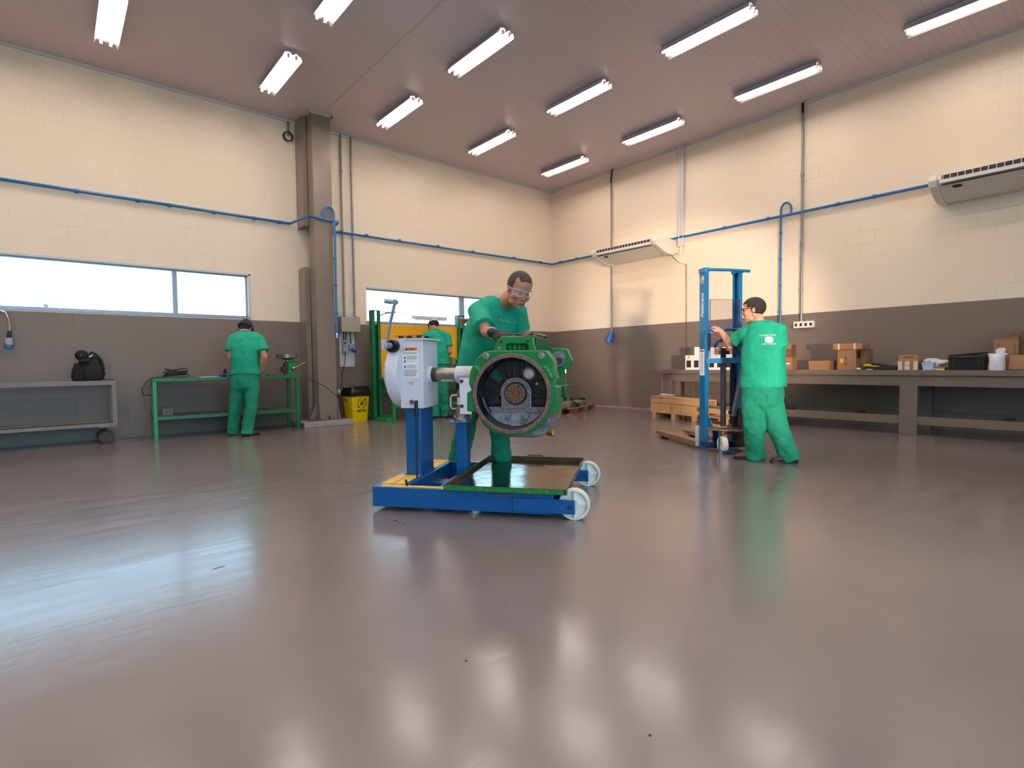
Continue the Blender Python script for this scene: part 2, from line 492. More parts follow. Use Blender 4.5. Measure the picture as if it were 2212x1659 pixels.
def text_mb(txt, size, M, mat_, depth=.0006, bold=False, italic=0, parent=None, name='lettering', sx=1.0):
    cu_ = bpy.data.curves.new('txt', 'FONT'); cu_.body = txt; cu_.size = size
    cu_.align_x = 'CENTER'; cu_.align_y = 'CENTER'; cu_.extrude = depth; cu_.shear = italic
    cu_.resolution_u = 3
    if bold: cu_.offset = size*.02
    t = bpy.data.objects.new('txt', cu_); COL.objects.link(t)
    dg = bpy.context.evaluated_depsgraph_get()
    me = bpy.data.meshes.new_from_object(t.evaluated_get(dg))
    bpy.data.objects.remove(t); bpy.data.curves.remove(cu_)
    me.name = name
    me.materials.clear(); me.materials.append(MT[mat_])
    me.transform(Matrix.Diagonal((sx, 1, 1, 1)))
    me.transform(M)
    if parent:
        me.transform(Matrix.Translation(-OFF.get(parent.name, V((0, 0, 0)))))
    o = bpy.data.objects.new(name, me); COL.objects.link(o)
    if parent: o.parent = parent
    return o
def basis(o, x, y):       # matrix with text plane axes x (reading direction) and y (up)
    x = V(x).normalized(); y = (V(y)-x*V(y).dot(x)).normalized(); z = x.cross(y)
    M = Matrix((x, y, z)).transposed().to_4x4(); M.translation = V(o); return M
# ================================================================== the room
CZ = 5.27
b = MB('epoxy_floor'); b.bb((-15, -15, -.1), (0.2, 0.2, 0)); struct(b.obj('floor'))
b = MB('pvc_ceiling'); b.bb((-15, -15, CZ), (0.2, 0.2, CZ+.1)); struct(b.obj('ceiling'))
W1 = (-11.6, -7.11, 1.85, 2.54); W2 = (-5.005, -.875, 1.86, 2.50)
b = MB('wall_x')
for x0, x1, z0, z1 in [(-15, W1[0], 0, CZ), (W1[1], W2[0], 0, CZ), (W2[1], 0.2, 0, CZ),
                       (W1[0], W1[1], 0, W1[2]), (W1[0], W1[1], W1[3], CZ), (W2[0], W2[1], 0, W2[2]), (W2[0], W2[1], W2[3], CZ)]:
    b.bb((x0, 0, z0), (x1, .2, z1))
struct(b.obj('wall_left', smooth=0))
b = MB('wall_y'); b.bb((0, -15, 0), (.2, 0, CZ)); struct(b.obj('wall_right', smooth=0))
b = MB('wall_y'); b.bb((-15.2, -15, 0), (-15, .2, CZ)); struct(b.obj('wall_near', smooth=0))
b = MB('wall_x')                                                 # unseen wall behind the viewer with an assumed open gate, widened for front light
for x0, x1, z0, z1 in [(-15, -14.2, 0, CZ), (-6.0, 0.2, 0, CZ), (-14.2, -6.0, 4.2, CZ)]:
    b.bb((x0, -15.2, z0), (x1, -15, z1))
struct(b.obj('wall_back', smooth=0))
b = MB('ground'); b.bb((-60, -60, -.3), (50, 60, -.12)); g = b.obj('trim_9'); struct(g)
# ceiling cornices
b = MB('white_trim'); b.bb((-15, -.035, CZ-.035), (0, 0, CZ)); struct(b.obj('trim_1'))
b = MB('white_trim'); b.bb((-.035, -15, CZ-.035), (0, -.035, CZ)); struct(b.obj('trim_2'))
b = MB('fixture'); b.bb((-6.03, -15, CZ-.006), (-6.0, -.62, CZ)); struct(b.obj('trim_3'))   # panel joint strip
b = MB('concrete'); b.bb((-.03, -3.3, 0), (0, -.02, .03)); struct(b.obj('trim_4'))
# windows
def window(name, w, mulls):
    x0, x1, z0, z1 = w; root = bpy.data.objects.new(name, None); COL.objects.link(root)
    root.location = (x0, 0, z0); OFF[root.name] = V((x0, 0, z0)); struct(root)
    b = MB('alu_frame'); t = .022
    b.bb((x0, .08, z0), (x1, .12, z0+t)); b.bb((x0, .08, z1-t), (x1, .12, z1))
    b.bb((x0, .08, z0), (x0+t, .12, z1)); b.bb((x1-t, .08, z0), (x1, .12, z1))
    for xm, wm in mulls: b.bb((xm-wm/2, .075, z0), (xm+wm/2, .125, z1))
    b.obj('window_frame', root)
    b = MB('glass'); b.bb((x0+t, .098, z0+t), (x1-t, .102, z1-t)); b.obj('pane', root, smooth=0)
    b = MB('alu_frame')
    b.bb((x0-.02, -.012, z0-.03), (x1+.02, .08, z0)); b.obj('window_sill', root)
    b = MB('white_trim'); b.bb((x1, -.012, z0-.03), (x1+.035, .0, z1+.02)); b.bb((x0, -.012, z1), (x1+.035, 0, z1+.025))
    b.obj('casing', root)
window('window_1', W1, [(-8.146, .065)])
window('window_2', W2, [(-2.72, .13)])
# trees seen far beyond the first window
def tree(c, r, label, n, seed):
    rnd = random.Random(seed); t = thing('tree', label, 'tree', (c[0], c[1], 0))
    b = MB('leaf')
    for i in range(n):
        a, e = rnd.uniform(0, 2*pi), rnd.uniform(-1, 1); q = rnd.uniform(.5, 1)
        b.ball((c[0]+r*1.6*q*cos(a)*(1-abs(e)*.6), c[1]+r*q*sin(a), c[2]+r*.55*e), (r*rnd.uniform(.05, .16), r*.08, r*.05), n=6)
    b.obj('crown', t, smooth=60)
    b = MB('wood_old'); b.cyl((c[0], c[1], -.12), (c[0], c[1], c[2]), .12, .07, 8); b.obj('trunk', t)
p = on_y(98, 654, 14); tree((p.x, 14, p.z-.05), .38, 'small leafy tree outdoors, seen whole through the long left window', 170, 3)
p = on_y(4, 655, 17); tree((p.x, 17, p.z-.12), .4, 'tree crown outdoors cut off by the left edge of the photo', 130, 5)

# ------------------------------------------------------------------ steel column on its plinth
t = thing('steel_column', 'glossy brown steel column standing against the window wall', 'column', (-6.0, -.4, 0))
b = MB('column_paint')
b.bb((-6.2, -.6, .1), (-5.88, -.36, CZ-.005))
b.bb((-6.0475, -.36, .1), (-6.0325, -.0, CZ-.005))
b.obj('shaft', t, bevel=.004)
b = MB('column_paint'); b.bb((-6.28, -.34, .1), (-6.2, -.02, 2.72)); b.obj('cover_strip', t)
b = MB('column_paint'); b.bb((-6.28, -.34, 3.42), (-6.2, -.02, CZ-.005)); b.obj('cover_strip', t)
b = MB('column_paint'); b.bb((-6.33, -.7, .085), (-5.72, -.05, .1)); b.obj('base_plate', t)
b = MB('column_paint')
for x in (-6.2, -5.885):
    b.add([(x, -.6, .1), (x, -.68, .1), (x, -.6, .42), (x+.012, -.6, .1), (x+.012, -.68, .1), (x+.012, -.6, .42)],
          [(0, 1, 2), (3, 5, 4), (0, 3, 4, 1), (1, 4, 5, 2), (0, 2, 5, 3)])
x = -5.88
b.add([(x, -.48, .1), (x+.13, -.48, .1), (x, -.48, .40), (x, -.468, .1), (x+.13, -.468, .1), (x, -.468, .40)],
      [(0, 1, 2), (3, 5, 4), (0, 3, 4, 1), (1, 4, 5, 2), (0, 2, 5, 3)])
x = -6.2
b.add([(x, -.48, .1), (x-.12, -.48, .1), (x, -.48, .40), (x, -.468, .1), (x-.12, -.468, .1), (x, -.468, .40)],
      [(0, 2, 1), (3, 4, 5), (0, 1, 4, 3), (1, 2, 5, 4), (0, 3, 5, 2)])
b.obj('gusset', t)
for i, (x, y) in enumerate([(-6.27, -.65), (-6.04, -.65), (-5.78, -.62), (-5.78, -.3)]):
    b = MB('rust_dark'); b.cyl((x, y, .1), (x, y, .17), .011, n=10); b.cyl((x, y, .1), (x, y, .12), .024, n=6); b.obj('anchor_bolt', t)
b = MB('fixture'); b.bb((-6.23, -.63, CZ-.03), (-5.85, -.6, CZ)); b.bb((-5.88, -.63, CZ-.03), (-5.85, -.0, CZ)); b.obj('ceiling_collar', t)
b = MB('concrete'); b.bb((-6.52, -.78, 0), (-5.67, -.02, .085)); tag(b.obj('concrete_plinth', bevel=.008, off=(-6.05, -.4, 0)), 'low concrete slab under the brown steel column', 'plinth')

# ------------------------------------------------------------------ ceiling lights
def make_light():
    t = thing('ceiling_light', '', 'light fixture', (0, 0, 0), group='twin-tube lights in rows on the ceiling')
    b = MB('fixture'); b.bb((-.06, -.61, -.03), (.06, .61, -.005)); b.obj('housing', t)
    b = MB('reflector')
    pr = [(-.125, -.105), (-.1, -.05), (-.045, -.03), (0, -.06), (.045, -.03), (.1, -.05), (.125, -.105)]
    pts = [(x, y, z) for y in (-.62, .62) for x, z in pr] + [(x, y, z+.003) for y in (-.62, .62) for x, z in pr]
    n = len(pr); fc = []
    for i in range(n-1): fc += [(i, i+1, n+i+1, n+i), (2*n+i, 3*n+i, 3*n+i+1, 2*n+i+1)]
    fc += [(i, 2*n+i, 2*n+i+1, i+1) for i in range(n-1)] + [(n+i, n+i+1, 3*n+i+1, 3*n+i) for i in range(n-1)]
    fc += [(0, n, 3*n, 2*n), (n-1, 3*n-1, 4*n-1, 2*n-1)]
    b.add(pts, fc); b.obj('reflector', t, smooth=20)
    for s in (-.05, .05):
        b = MB('tube_glow'); b.cyl((s, -.585, -.072), (s, .585, -.072), .0145, n=10); b.obj('fluorescent_tube', t)
        for y in (-.6, .6):
            b = MB('socket_white'); b.bb((s-.014, y-.012, -.095), (s+.014, y+.012, -.045)); b.obj('lamp_holder', t)
    return t
proto = make_light()
LXS = [-8.97, -7.03, -5.13, -3.17, -1.18]; LYS = [-1.56, -3.78, -6.0, -8.25]
LL = {(0, 0): 'twin-tube ceiling light at the top left, nearest the left edge',
      (1, 0): 'twin-tube ceiling light just left above the brown steel column',
      (1, 1): 'twin-tube ceiling light cut by the top edge, above the column',
      (2, 0): 'twin-tube ceiling light just right of the brown steel column',
      (2, 1): 'twin-tube ceiling light at top centre, complete, right of the one cut by the top edge',
      (3, 0): 'small distant twin-tube ceiling light nearest the window wall, second from the room corner',
      (3, 1): 'twin-tube ceiling light in the middle of the ceiling, left of the long bright right row',
      (3, 2): 'large twin-tube ceiling light at the top, right of centre',
      (4, 0): 'smallest twin-tube ceiling light, right above the far room corner',
      (4, 1): 'twin-tube ceiling light second from the corner along the right wall',
      (4, 2): 'twin-tube ceiling light third from the corner along the right wall',
      (4, 3): 'twin-tube ceiling light at the top right edge of the photo'}
first = True
for i, x in enumerate([-12.9, -10.93]+LXS):
    for j, y in enumerate(LYS+[-10.5, -12.7]):  # fixtures without an entry in LL are out of view, added to light the room
        if (j > 3 and x > -4) or (j > 4) or (j > 3 and x < -10): continue
        lab = LL.get((i-2, j), 'unseen twin-tube ceiling light over the viewer, added to light the room')
        if first: proto.location = (x, y, CZ); proto['label'] = lab; first = False
        else: dup(proto, (x, y, CZ), 0, lab)

# ------------------------------------------------------------------ blue air pipe, drops
b = MB('pipe_blue'); PZ = 3.49
b.tube([(-14.9, -.06, PZ), (-6.42, -.06, PZ), (-6.3, -.66, PZ+.02), (-5.8, -.66, PZ+.0), (-5.7, -.06, PZ-.02), (-.08, -.05, PZ-.01), (-.05, -.08, PZ-.01), (-.06, -14.9, PZ)], .022, 10)
air = thing('air_pipe', 'long blue compressed air pipe running along both walls', 'pipe', (-6, -.06, PZ))
b.obj('pipe_run', air)
for x in (-10.1, -9.3, -8.6, -8.2, -7.6, -7.0, -6.6, -5.5, -5.0, -4.3, -3.4, -2.5, -1.3, -.45):
    b = MB('pipe_blue'); b.cyl((x-.025, -.06, PZ-.005), (x+.025, -.06, PZ-.005), .031, n=12); b.obj('coupling', air)
for y in (-.35, -.9, -1.9, -2.7, -3.7, -4.6, -5.4, -6.5, -7.0, -7.9, -8.8):
    b = MB('pipe_blue'); b.cyl((-.06, y-.025, PZ-.003), (-.06, y+.025, PZ-.003), .031, n=12); b.obj('coupling', air)
def arch(c, d, w, h, n=12):
    return [V(c)+V(d)*(w*(1-cos(pi*i/n))/2)+V((0, 0, h*sin(pi*i/n))) for i in range(n+1)]
b = MB('pipe_blue')
a = arch((-6.05, -.66, PZ+.1), (1, 0, 0), .17, .13)
b.tube([(-6.05, -.66, PZ)]+a+[(-5.88, -.68, 3.2), (-5.89, -.68, 1.58)], .02, 10)
for z in (3.3, 2.85, 2.4, 1.9): b.cyl((-5.885, -.68, z-.02), (-5.885, -.68, z+.02), .027, n=10)
b.obj('drop_pipe', air)
v = MB('chrome'); v.cyl((-5.89, -.68, 1.5), (-5.89, -.68, 1.58), .018, n=10); v.cyl((-5.89, -.68, 1.53), (-5.89, -.74, 1.53), .012, n=8)
vl = v.obj('valve', air)
v = MB('plug_blue'); v.bar((-5.89, -.74, 1.55), (-5.78, -.75, 1.555), .018, .008); v.obj('valve_lever', vl)
b = MB('pipe_blue')
a = arch((-.06, -5.79, PZ+.08), (0, 1, 0), .17, .12)
b.tube([(-.06, -5.79, PZ)]+a+[(-.06, -5.62, 3.2), (-.06, -5.62, 1.55)], .018, 10)
for z in (3.2, 2.75, 2.3, 1.85): b.cyl((-.06, -5.62, z-.02), (-.06, -5.62, z+.02), .026, n=10)
b.obj('drop_pipe', air)

# ------------------------------------------------------------------ electrical boards on the window wall
def conduit(pts, r, name, label, caps=()):
    t = thing(name, label, 'conduit', pts[-1])
    b = MB('steel_conduit'); b.tube(pts, r, 10); b.obj('pipe', t)
    for z in caps:
        b = MB('steel_conduit'); p = V(pts[0]); b.cyl((p.x, p.y, z-.03), (p.x, p.y, z+.03), r*1.35, n=10); b.obj('coupling', t)
    return t
conduit([(-5.47, -.05, CZ-.01), (-5.47, -.05, 1.93)], .018, 'conduit_pipe', 'left one of two grey conduits going up beside the steel column', (4.6, 3.5, 2.3))
conduit([(-5.27, -.05, CZ-.01), (-5.27, -.05, 1.93)], .018, 'conduit_pipe', 'right one of two grey conduits, farther from the steel column', (4.6, 3.4, 2.2))
b = MB('white_trim'); b.bb((-5.575, -.025, 1.0), (-5.28, -.005, 2.02))
tb = thing('backing_board', 'narrow white board behind the sockets under the beige box', 'board', (-5.43, -.02, 1.0)); b.obj('panel', tb)
for x in (-5.55, -5.305):
    for z in (1.04, 1.5): b = MB('steel_conduit'); b.cyl((x, -.03, z), (x, -.025, z), .008, n=8); b.obj('screw', tb)
tb = thing('junction_box', 'beige metal electrical box on the wall under two conduits', 'electrical box', (-5.41, -.1, 1.64))
b = MB('box_beige'); b.bb((-5.60, -.2, 1.64), (-5.23, -.03, 1.92)); b.obj('cabinet', tb, bevel=.006)
for x in (-5.5, -5.27): b = MB('rust_dark'); b.cyl((x, -.12, 1.92), (x, -.12, 1.935), .022, n=12); b.obj('gland', tb)
for x, x2, z in ((-5.51, -5.505, 1.49), (-5.46, -5.46, 1.49), (-5.38, -5.365, 1.43)):
    b = MB('black_rubber'); b.tube([(x, -.08, 1.64), (x, -.08, 1.56), (x2, -.06, z)], .011, 8); b.obj('cable', tb)
so = thing('wall_sockets', 'pair of grey sockets stacked under the beige electrical box', 'socket', (-5.485, -.06, 1.25))
for z in (1.44, 1.3):
    b = MB('plug_grey'); b.bb((-5.53, -.09, z-.055), (-5.43, -.025, z+.055)); q = b.obj('socket_box', so, bevel=.008)
    b = MB('label_black' if z > 1.4 else 'fixture'); b.cyl((-5.49, -.096, z), (-5.49, -.089, z), .02, n=14); b.obj('outlet', q)
so = thing('industrial_socket', 'grey socket with blue cover at the right of the white board', 'socket', (-5.36, -.07, 1.25))
b = MB('plug_grey'); b.bb((-5.4, -.09, 1.3), (-5.31, -.025, 1.41)); b.obj('socket_box', so, bevel=.01)
b = MB('plug_blue'); b.cyl((-5.35, -.09, 1.32), (-5.33, -.16, 1.28), .034, n=16); b.obj('cover', so)
cab = thing('power_cable', 'thin black cable hanging from the sockets and crossing the column', 'cable', (-5.49, -.1, .45))
b = MB('black_rubber')
b.tube([(-5.5, -.1, 1.3), (-5.5, -.11, 1.18), (-5.51, -.07, 1.0), (-5.55, -.06, .88), (-5.56, -.08, .7), (-5.62, -.1, .56), (-5.66, -.12, .52),
        (-5.75, -.72, .40), (-5.95, -.75, .50), (-6.15, -.75, .68), (-6.4, -.62, .82)], .006, 6); b.obj('cord', cab)
b = MB('socket_white'); b.box((-5.64, -.11, .54), (.05, .03, .09)); b.obj('connector', cab, bevel=.005)
# small hook with a coiled wire near the ceiling
hk = thing('coiled_wire', 'small coil of black wire hung by the column near the ceiling', 'wire', (-6.4, -.05, 5.0))
b = MB('steel_conduit'); b.cyl((-6.4, -.05, 5.0), (-6.4, -.05, CZ-.035), .02, n=10); b.obj('stub_pipe', hk)
b = MB('black_rubber')
for k in range(3):
    b.tube([(-6.42+.075*cos(a)+.008*k, -.06-.012*k, 4.97+.075*sin(a)) for a in [2*pi*i/16 for i in range(16)]], .007, 6, closed=True)
b.obj('wire_coil', hk)
# plug hanging at the left edge
p0 = on_y(0, 672, -.1); p1 = on_y(22, 700, -.1); p2 = on_y(19, 735, -.1)
hp = thing('hanging_plug', 'blue and grey industrial plug hanging from a flexible hose, left edge', 'plug', (p2.x, -.1, p2.z-.1))
b = MB('chrome'); b.tube([(-10.45, -.08, 1.80), (p0.x, -.1, p0.z), (p0.x+.05, -.1, p0.z-.015), (p1.x-.015, -.1, p1.z+.06), (p1.x, -.1, p1.z-.05), (p1.x-.01, -.1, p1.z-.1)], .016, 10); b.obj('flexible_hose', hp)
b = MB('black_rubber'); b.cyl((p1.x-.01, -.1, p1.z-.09), (p1.x-.018, -.1, p1.z-.18), .02, .025, 12); b.obj('grip', hp)
b = MB('plug_grey'); b.cyl((p1.x-.018, -.1, p1.z-.18), (p1.x-.022, -.1, p1.z-.27), .04, n=16); b.obj('socket_body', hp, bevel=.005)
b = MB('pipe_blue'); b.cyl((p1.x-.022, -.1, p1.z-.27), (p1.x-.024, -.1, p1.z-.32), .045, n=16); b.obj('ring_cap', hp, bevel=.005)

# ------------------------------------------------------------------ right wall: conduits, trunking, sockets, air conditioners
t = thing('conduit_pipe', 'grey conduit near the corner ending in a blue plug', 'conduit', (-.04, -1.93, 1.56))
b = MB('steel_conduit'); b.tube([(-.04, -1.93, 5.0), (-.04, -1.93, 1.7)], .016, 10); b.obj('pipe', t)
b = MB('black_rubber'); b.tube([(-.04, -1.93, 5.0), (-.05, -1.94, 5.08), (-.1, -2.0, 5.18), (-.1, -2.02, 5.26)], .02, 10); b.obj('flexible_top', t)
b = MB('steel_conduit'); b.cyl((-.04, -1.93, 3.0), (-.04, -1.93, 3.05), .022, n=10); b.obj('coupling', t)
pl = thing('hanging_plug', 'bright blue plug at the end of the conduit near the room corner', 'plug', (-.07, -1.93, 1.46))
b = MB('plug_blue'); b.cyl((-.06, -1.93, 1.7), (-.07, -1.92, 1.6), .04, .05, 16); b.cyl((-.07, -1.92, 1.61), (-.1, -1.88, 1.47), .05, .065, 16)
b.obj('plug_body', pl, bevel=.004)
b = MB('plug_blue'); b.box((-.09, -1.98, 1.56), (.06, .035, .07)); b.obj('latch', pl)
conduit([(-.04, -5.955, 5.1), (-.04, -5.955, 1.66)], .02, 'conduit_pipe', 'long grey conduit down the right wall to a socket strip', (5.0, 4.1, 2.95, 2.2))
b = MB('black_rubber'); b.cyl((-.04, -5.955, 5.1), (-.04, -5.955, 5.265), .021, n=10)
tag(b.obj('rubber_sleeve', off=(-.04, -5.955, 5.1)), 'short black sleeve at the top of the long right-wall conduit', 'sleeve')
t = thing('socket_strip', 'light grey strip of four sockets on the right wall', 'socket', (-.04, -5.97, 1.56))
b = MB('socket_white'); b.bb((-.07, -6.16, 1.555), (-.0, -5.84, 1.665)); sc_ = b.obj('casing', t, bevel=.006)
for k in range(4):
    b = MB('label_black'); b.bb((-.075, -6.135+k*.078, 1.585), (-.069, -6.1+k*.078, 1.635)); b.obj('outlet', sc_)
t = thing('cable_trunking', 'white plastic trunking running down the right wall to the ceiling unit', 'trunking', (-.05, -3.69, 3.3))
b = MB('white_trim'); b.bb((-.07, -3.75, 3.3), (0, -3.63, CZ-.005)); b.obj('duct', t, bevel=.004)
b = MB('fixture'); b.bb((-.075, -3.7, 3.3), (-.07, -3.69, CZ-.01)); b.obj('lid_seam', t)
b = MB('rust'); b.tube([(-.014, -3.78, 2.95), (-.012, -3.78, .9)], .006, 6)
tag(b.obj('drain_pipe', off=(-.014, -3.78, 2)), 'thin brown drain pipe running down below the air conditioner', 'pipe')

def aircon(ya, yb, zt, label, mirror=False):
    # ya: end nearest the corner, yb: other end, zt: top height
    t = thing('air_conditioner', label, 'air conditioner', (-.35, (ya+yb)/2, zt-.3))
    # profile in x (out of the wall), z
    pr = [(-.02, zt), (-.60, zt-.0), (-.68, zt-.03), (-.70, zt-.08), (-.66, zt-.14), (-.30, zt-.27), (-.06, zt-.27), (-.02, zt-.22)]
    y0, y1 = min(ya, yb)+.09, max(ya, yb)-.09
    M = Matrix(((1, 0, 0, 0), (0, 1, 0, y0), (0, 0, 1, 0), (0, 0, 0, 1)))
    b = MB('ac_white'); b.plate(pr, [], y1-y0, M); b.obj('casing', t)
    pe = [(-.01, zt+.01), (-.62, zt+.01), (-.70, zt-.02), (-.735, zt-.085), (-.69, zt-.16), (-.45, zt-.25), (-.30, zt-.29), (-.05, zt-.29), (-.01, zt-.24)]
    for yy in (y0-.09, y1):
        M = Matrix(((1, 0, 0, 0), (0, 1, 0, yy), (0, 0, 1, 0), (0, 0, 0, 1)))
        b = MB('ac_white'); b.plate(pe, [], .09, M); b.obj('end_cap', t, bevel=.012)
    # louvres on the front nose
    n = int((y1-y0)/.075)
    b = MB('ac_dark'); b.bb((-.705, y0+.05, zt-.085), (-.66, y1-.05, zt-.035)); b.obj('outlet', t)
    b = MB('ac_dark')
    b.box((-.668, (y0+y1)/2, zt-.150), (.05, y1-y0-.1, .014), Matrix.Rotation(R(-20), 3, 'Y')); b.obj('slot', t)
    b = MB('ac_white')
    for k in range(n): b.bb((-.712, y0+.05+k*.075, zt-.088), (-.69, y0+.058+k*.075, zt-.032))
    b.box((-.70, (y0+y1)/2, zt-.112), (.02, y1-y0-.06, .045)); b.obj('louvre', t)
    for k, yy in enumerate((ya-.28 if ya > yb else ya+.28,)):
        b = MB('ac_dark'); b.ball((-.565, yy, zt-.178), (.035, .055, .004), Matrix.Rotation(R(19.9), 3, 'Y')); b.obj('badge', t)
    return t
aircon(-1.93, -3.56, 3.44, 'white air conditioner under the blue pipe, nearer the room corner')
aircon(-7.80, -9.6, 3.445, 'white air conditioner at the right edge, cut by the frame')
b = MB('ac_white'); b.tube([(-.1, -3.58, 3.2), (-.06, -3.66, 3.16), (-.05, -3.7, 3.32)], .018, 8); b.tube([(-.1, -3.56, 3.12), (-.05, -3.66, 3.0), (-.02, -3.77, 2.95)], .012, 8)
tag(b.obj('refrigerant_hose', off=(-.05, -3.7, 3.2)), 'white hoses between the corner air conditioner and the trunking', 'hose')
# ================================================================== engine stand (frame: x along the rails, y away)
SF = frame((-7.953, -6.189, 0), -53.5)
ST = thing('engine_stand', 'blue engine stand on a low U-shaped base with white gearbox and white wheels', 'engine stand', (.5, .55, 0), SF)
T0, T1 = .03, .17
b = MB('blue_paint'); b.bb((0, 0, T0), (1.29, .09, T1)); b.obj('front_rail', ST, bevel=.004)
b = MB('blue_paint'); b.bb((.2, 1.0, T0), (1.29, 1.09, T1)); b.obj('rear_rail', ST, bevel=.004)
b = MB('blue_paint'); b.bb((0, .09, T0), (.24, 1.09, T1)); b.obj('cross_beam', ST, bevel=.004)
b = MB('blue_pale'); b.bb((.24, .09, .105), (.46, .24, .125)); b.obj('bolt_plate', ST)
b = MB('chrome')
for x, y in ((.29, .13), (.41, .13), (.29, .2), (.41, .2)): b.cyl((x, y, .125), (x, y, .135), .01, n=8)
b.obj('plate_bolt', ST)
for y0, y1 in ((.1, .42), (.70, 1.0)):
    for x0 in (.02, .115):
        b = MB('stripe_yellow'); b.bb((x0, y0, T1), (x0+.082, y1, T1+.0015)); b.obj('yellow_stripe', ST)
for y0 in (.02, 1.02):
    b = MB('stripe_yellow'); b.bb((.05, y0, T1), (1.24, y0+.05, T1+.0015)); b.obj('yellow_stripe', ST)
for y0, yw in ((-.012, .05), (.985, 1.035)):
    b = MB('blue_paint'); b.bb((1.02, y0, .042), (1.435, y0+.012, .138)); b.bb((1.29, y0+.1, .042), (1.435, y0+.112, .138)); wb_ = b.obj('wheel_bracket', ST, bevel=.006)
    w = MB('nylon'); c = V((1.425, yw, .1))
    w.lathe([(.1, -.03), (.104, -.02), (.104, .02), (.1, .03), (.088, .03), (.086, .008), (.03, .008), (.03, .03), (.012, .03)], c, (0, -1, 0), 40)
    w.lathe([(.088, -.03), (.086, -.012), (.03, -.012), (.03, -.028), (.012, -.028)], c, (0, -1, 0), 40)
    for k in range(4):
        a = pi/2*k+.02; d = V((cos(a), 0, sin(a)))
        w.bar(c+d*.025+V((0, 0, 0)), c+d*.09, .05, .005, (0, 1, 0)) if False else w.box(c+d*.058, (.062, .05, .005), Matrix.Rotation(-a, 3, 'Y'))
    w.obj('wheel', wb_, smooth=25)
    b = MB('rust_dark'); b.cyl((1.405, y0-.006, .092), (1.405, y0, .092), .014, n=12); b.cyl((1.405, y0-.012, .092), (1.405, y0-.006, .092), .008, n=8); b.obj('axle_bolt', wb_)
# slim black lever in front, pin on the near rail
b = MB('black_steel'); b.cyl((.24, .06, .17), (.235, .05, .215), .008, n=8); b.obj('lock_pin', ST)
# main post and gearbox
b = MB('blue_paint'); b.bb((.075, .42, T1), (.20, .68, .72)); b.obj('main_post', ST, bevel=.005)
b = MB('blue_paint'); b.bb((.065, .41, T1), (.21, .69, T1+.01)); b.obj('post_foot', ST)
b = MB('stand_white'); b.bb((.045, .40, .69), (.235, .715, 1.215)); b.obj('gearbox_housing', ST, bevel=.006)
b = MB('stand_white'); b.bb((.035, .39, 1.215), (.255, .73, 1.228)); b.bb((-.10, .392, 1.14), (.09, .72, 1.224)); b.obj('gearbox_lid', ST, bevel=.002)
b = MB('stand_white')                      # big gear cover, drum on the left side
prof = [(.0, -.005), (.255, -.005), (.265, .04), (.262, .085), (.235, .105), (.228, .085), (.18, .10), (.16, .15), (.0, .155)]
b.lathe(prof, (.05, .575, .955), (-1, 0, 0), 48); b.obj('gear_cover', ST)
b = MB('rust_dark')
for a in (20, 100, 160, 230): b.ball((-.02, .575+.2*cos(R(a)), .955+.2*sin(R(a))), .004, n=6)
b.obj('cover_rivet', ST)
# crank (shaft parallel to the arm)
b = MB('black_steel'); CD = V((-.15, -.98, 0)).normalized(); b.lathe([(.0, 0), (.046, 0), (.05, .01), (.05, .05), (.044, .06), (0, .06)], (.01, .395, 1.172), CD, 24); b.obj('clutch_knob', ST)
c0 = V((.01, .395, 1.172)) + CD*.06
c1 = c0 + CD*.05
b = MB('lever_grey'); b.cyl(c0, c1, .022, .022, 16); b.cyl(c1-V((.01, .006, 0)), c1+V((.002, .001, 0)), .03, .03, 16); b.obj('crank_hub', ST)
c2 = c1 + V((.035, .0, .17)); c3 = c2 + V((.042, .0, .155))
b = MB('lever_grey'); b.bar(c1, c2+V((0, 0, .005)), .012, .036, (0, 1, 0)); b.bar(c2, c3, .012, .034, (0, 1, 0)); b.cyl(c3-V((.0, .012, 0)), c3+V((0, .02, 0)), .02, n=12); b.obj('crank_arm', ST, bevel=.003)
b = MB('lever_grey'); b.tube([c3, c3+V((-.02, -.01, .0)), c3+V((-.04, -.03, .003)), c3+V((-.065, -.045, .005))], [.012, .017, .019, .016], 12); b.obj('crank_handle', ST)
# warning label on the gearbox front
LB = V((.14, .3945, 1.045))
b = MB('label_white'); b.bb((.072, .3965, .925), (.20, .3995, 1.16)); lab = b.obj('warning_label', ST, smooth=0)
b = MB('label_orange'); b.bb((.074, .3955, 1.133), (.198, .3968, 1.158)); b.obj('label_header', lab, smooth=0)
MB_ = lambda x, z: basis((x, .3950, z), (1, 0, 0), (0, 0, 1))
text_mb('\u25b2 AVISO', .020, MB_(.138, 1.1455), 'label_black', parent=lab, name='label_heading', bold=True)
b = MB('label_ink'); rnd = random.Random(4)
for z in [1.117, 1.110]+[1.09-.0075*k for k in range(4)]+[1.052]+[1.022-.0075*k for k in range(4)]+[.985-.0068*k for k in range(8)]:
    x0 = .078 if z < .99 or z > 1.105 else .105
    b.bb((x0, .3960, z), (.194-rnd.uniform(0, .02), .3966, z+.0028))
b.obj('label_lines', lab, smooth=0)
b = MB('label_black')
for z in (1.078, 1.052, 1.01):
    b.bb((.084, .3958, z-.008), (.097, .3966, z-.002)); b.ball((.090, .396, z+.004), (.005, .0008, .008), n=8)
b.obj('label_icon', lab, smooth=0)
b = MB('fixture'); b.plate([(.122, .9), (.155, .9), (.158, .888), (.15, .872), (.127, .872), (.119, .888)], [], .004, Matrix.Translation((0, .3965, 0))); b.obj('sight_slot', ST)
b = MB('grey_casting'); b.cyl((.14, .392, .74), (.14, .40, .74), .018, n=18); b.obj('plug_screw', ST)
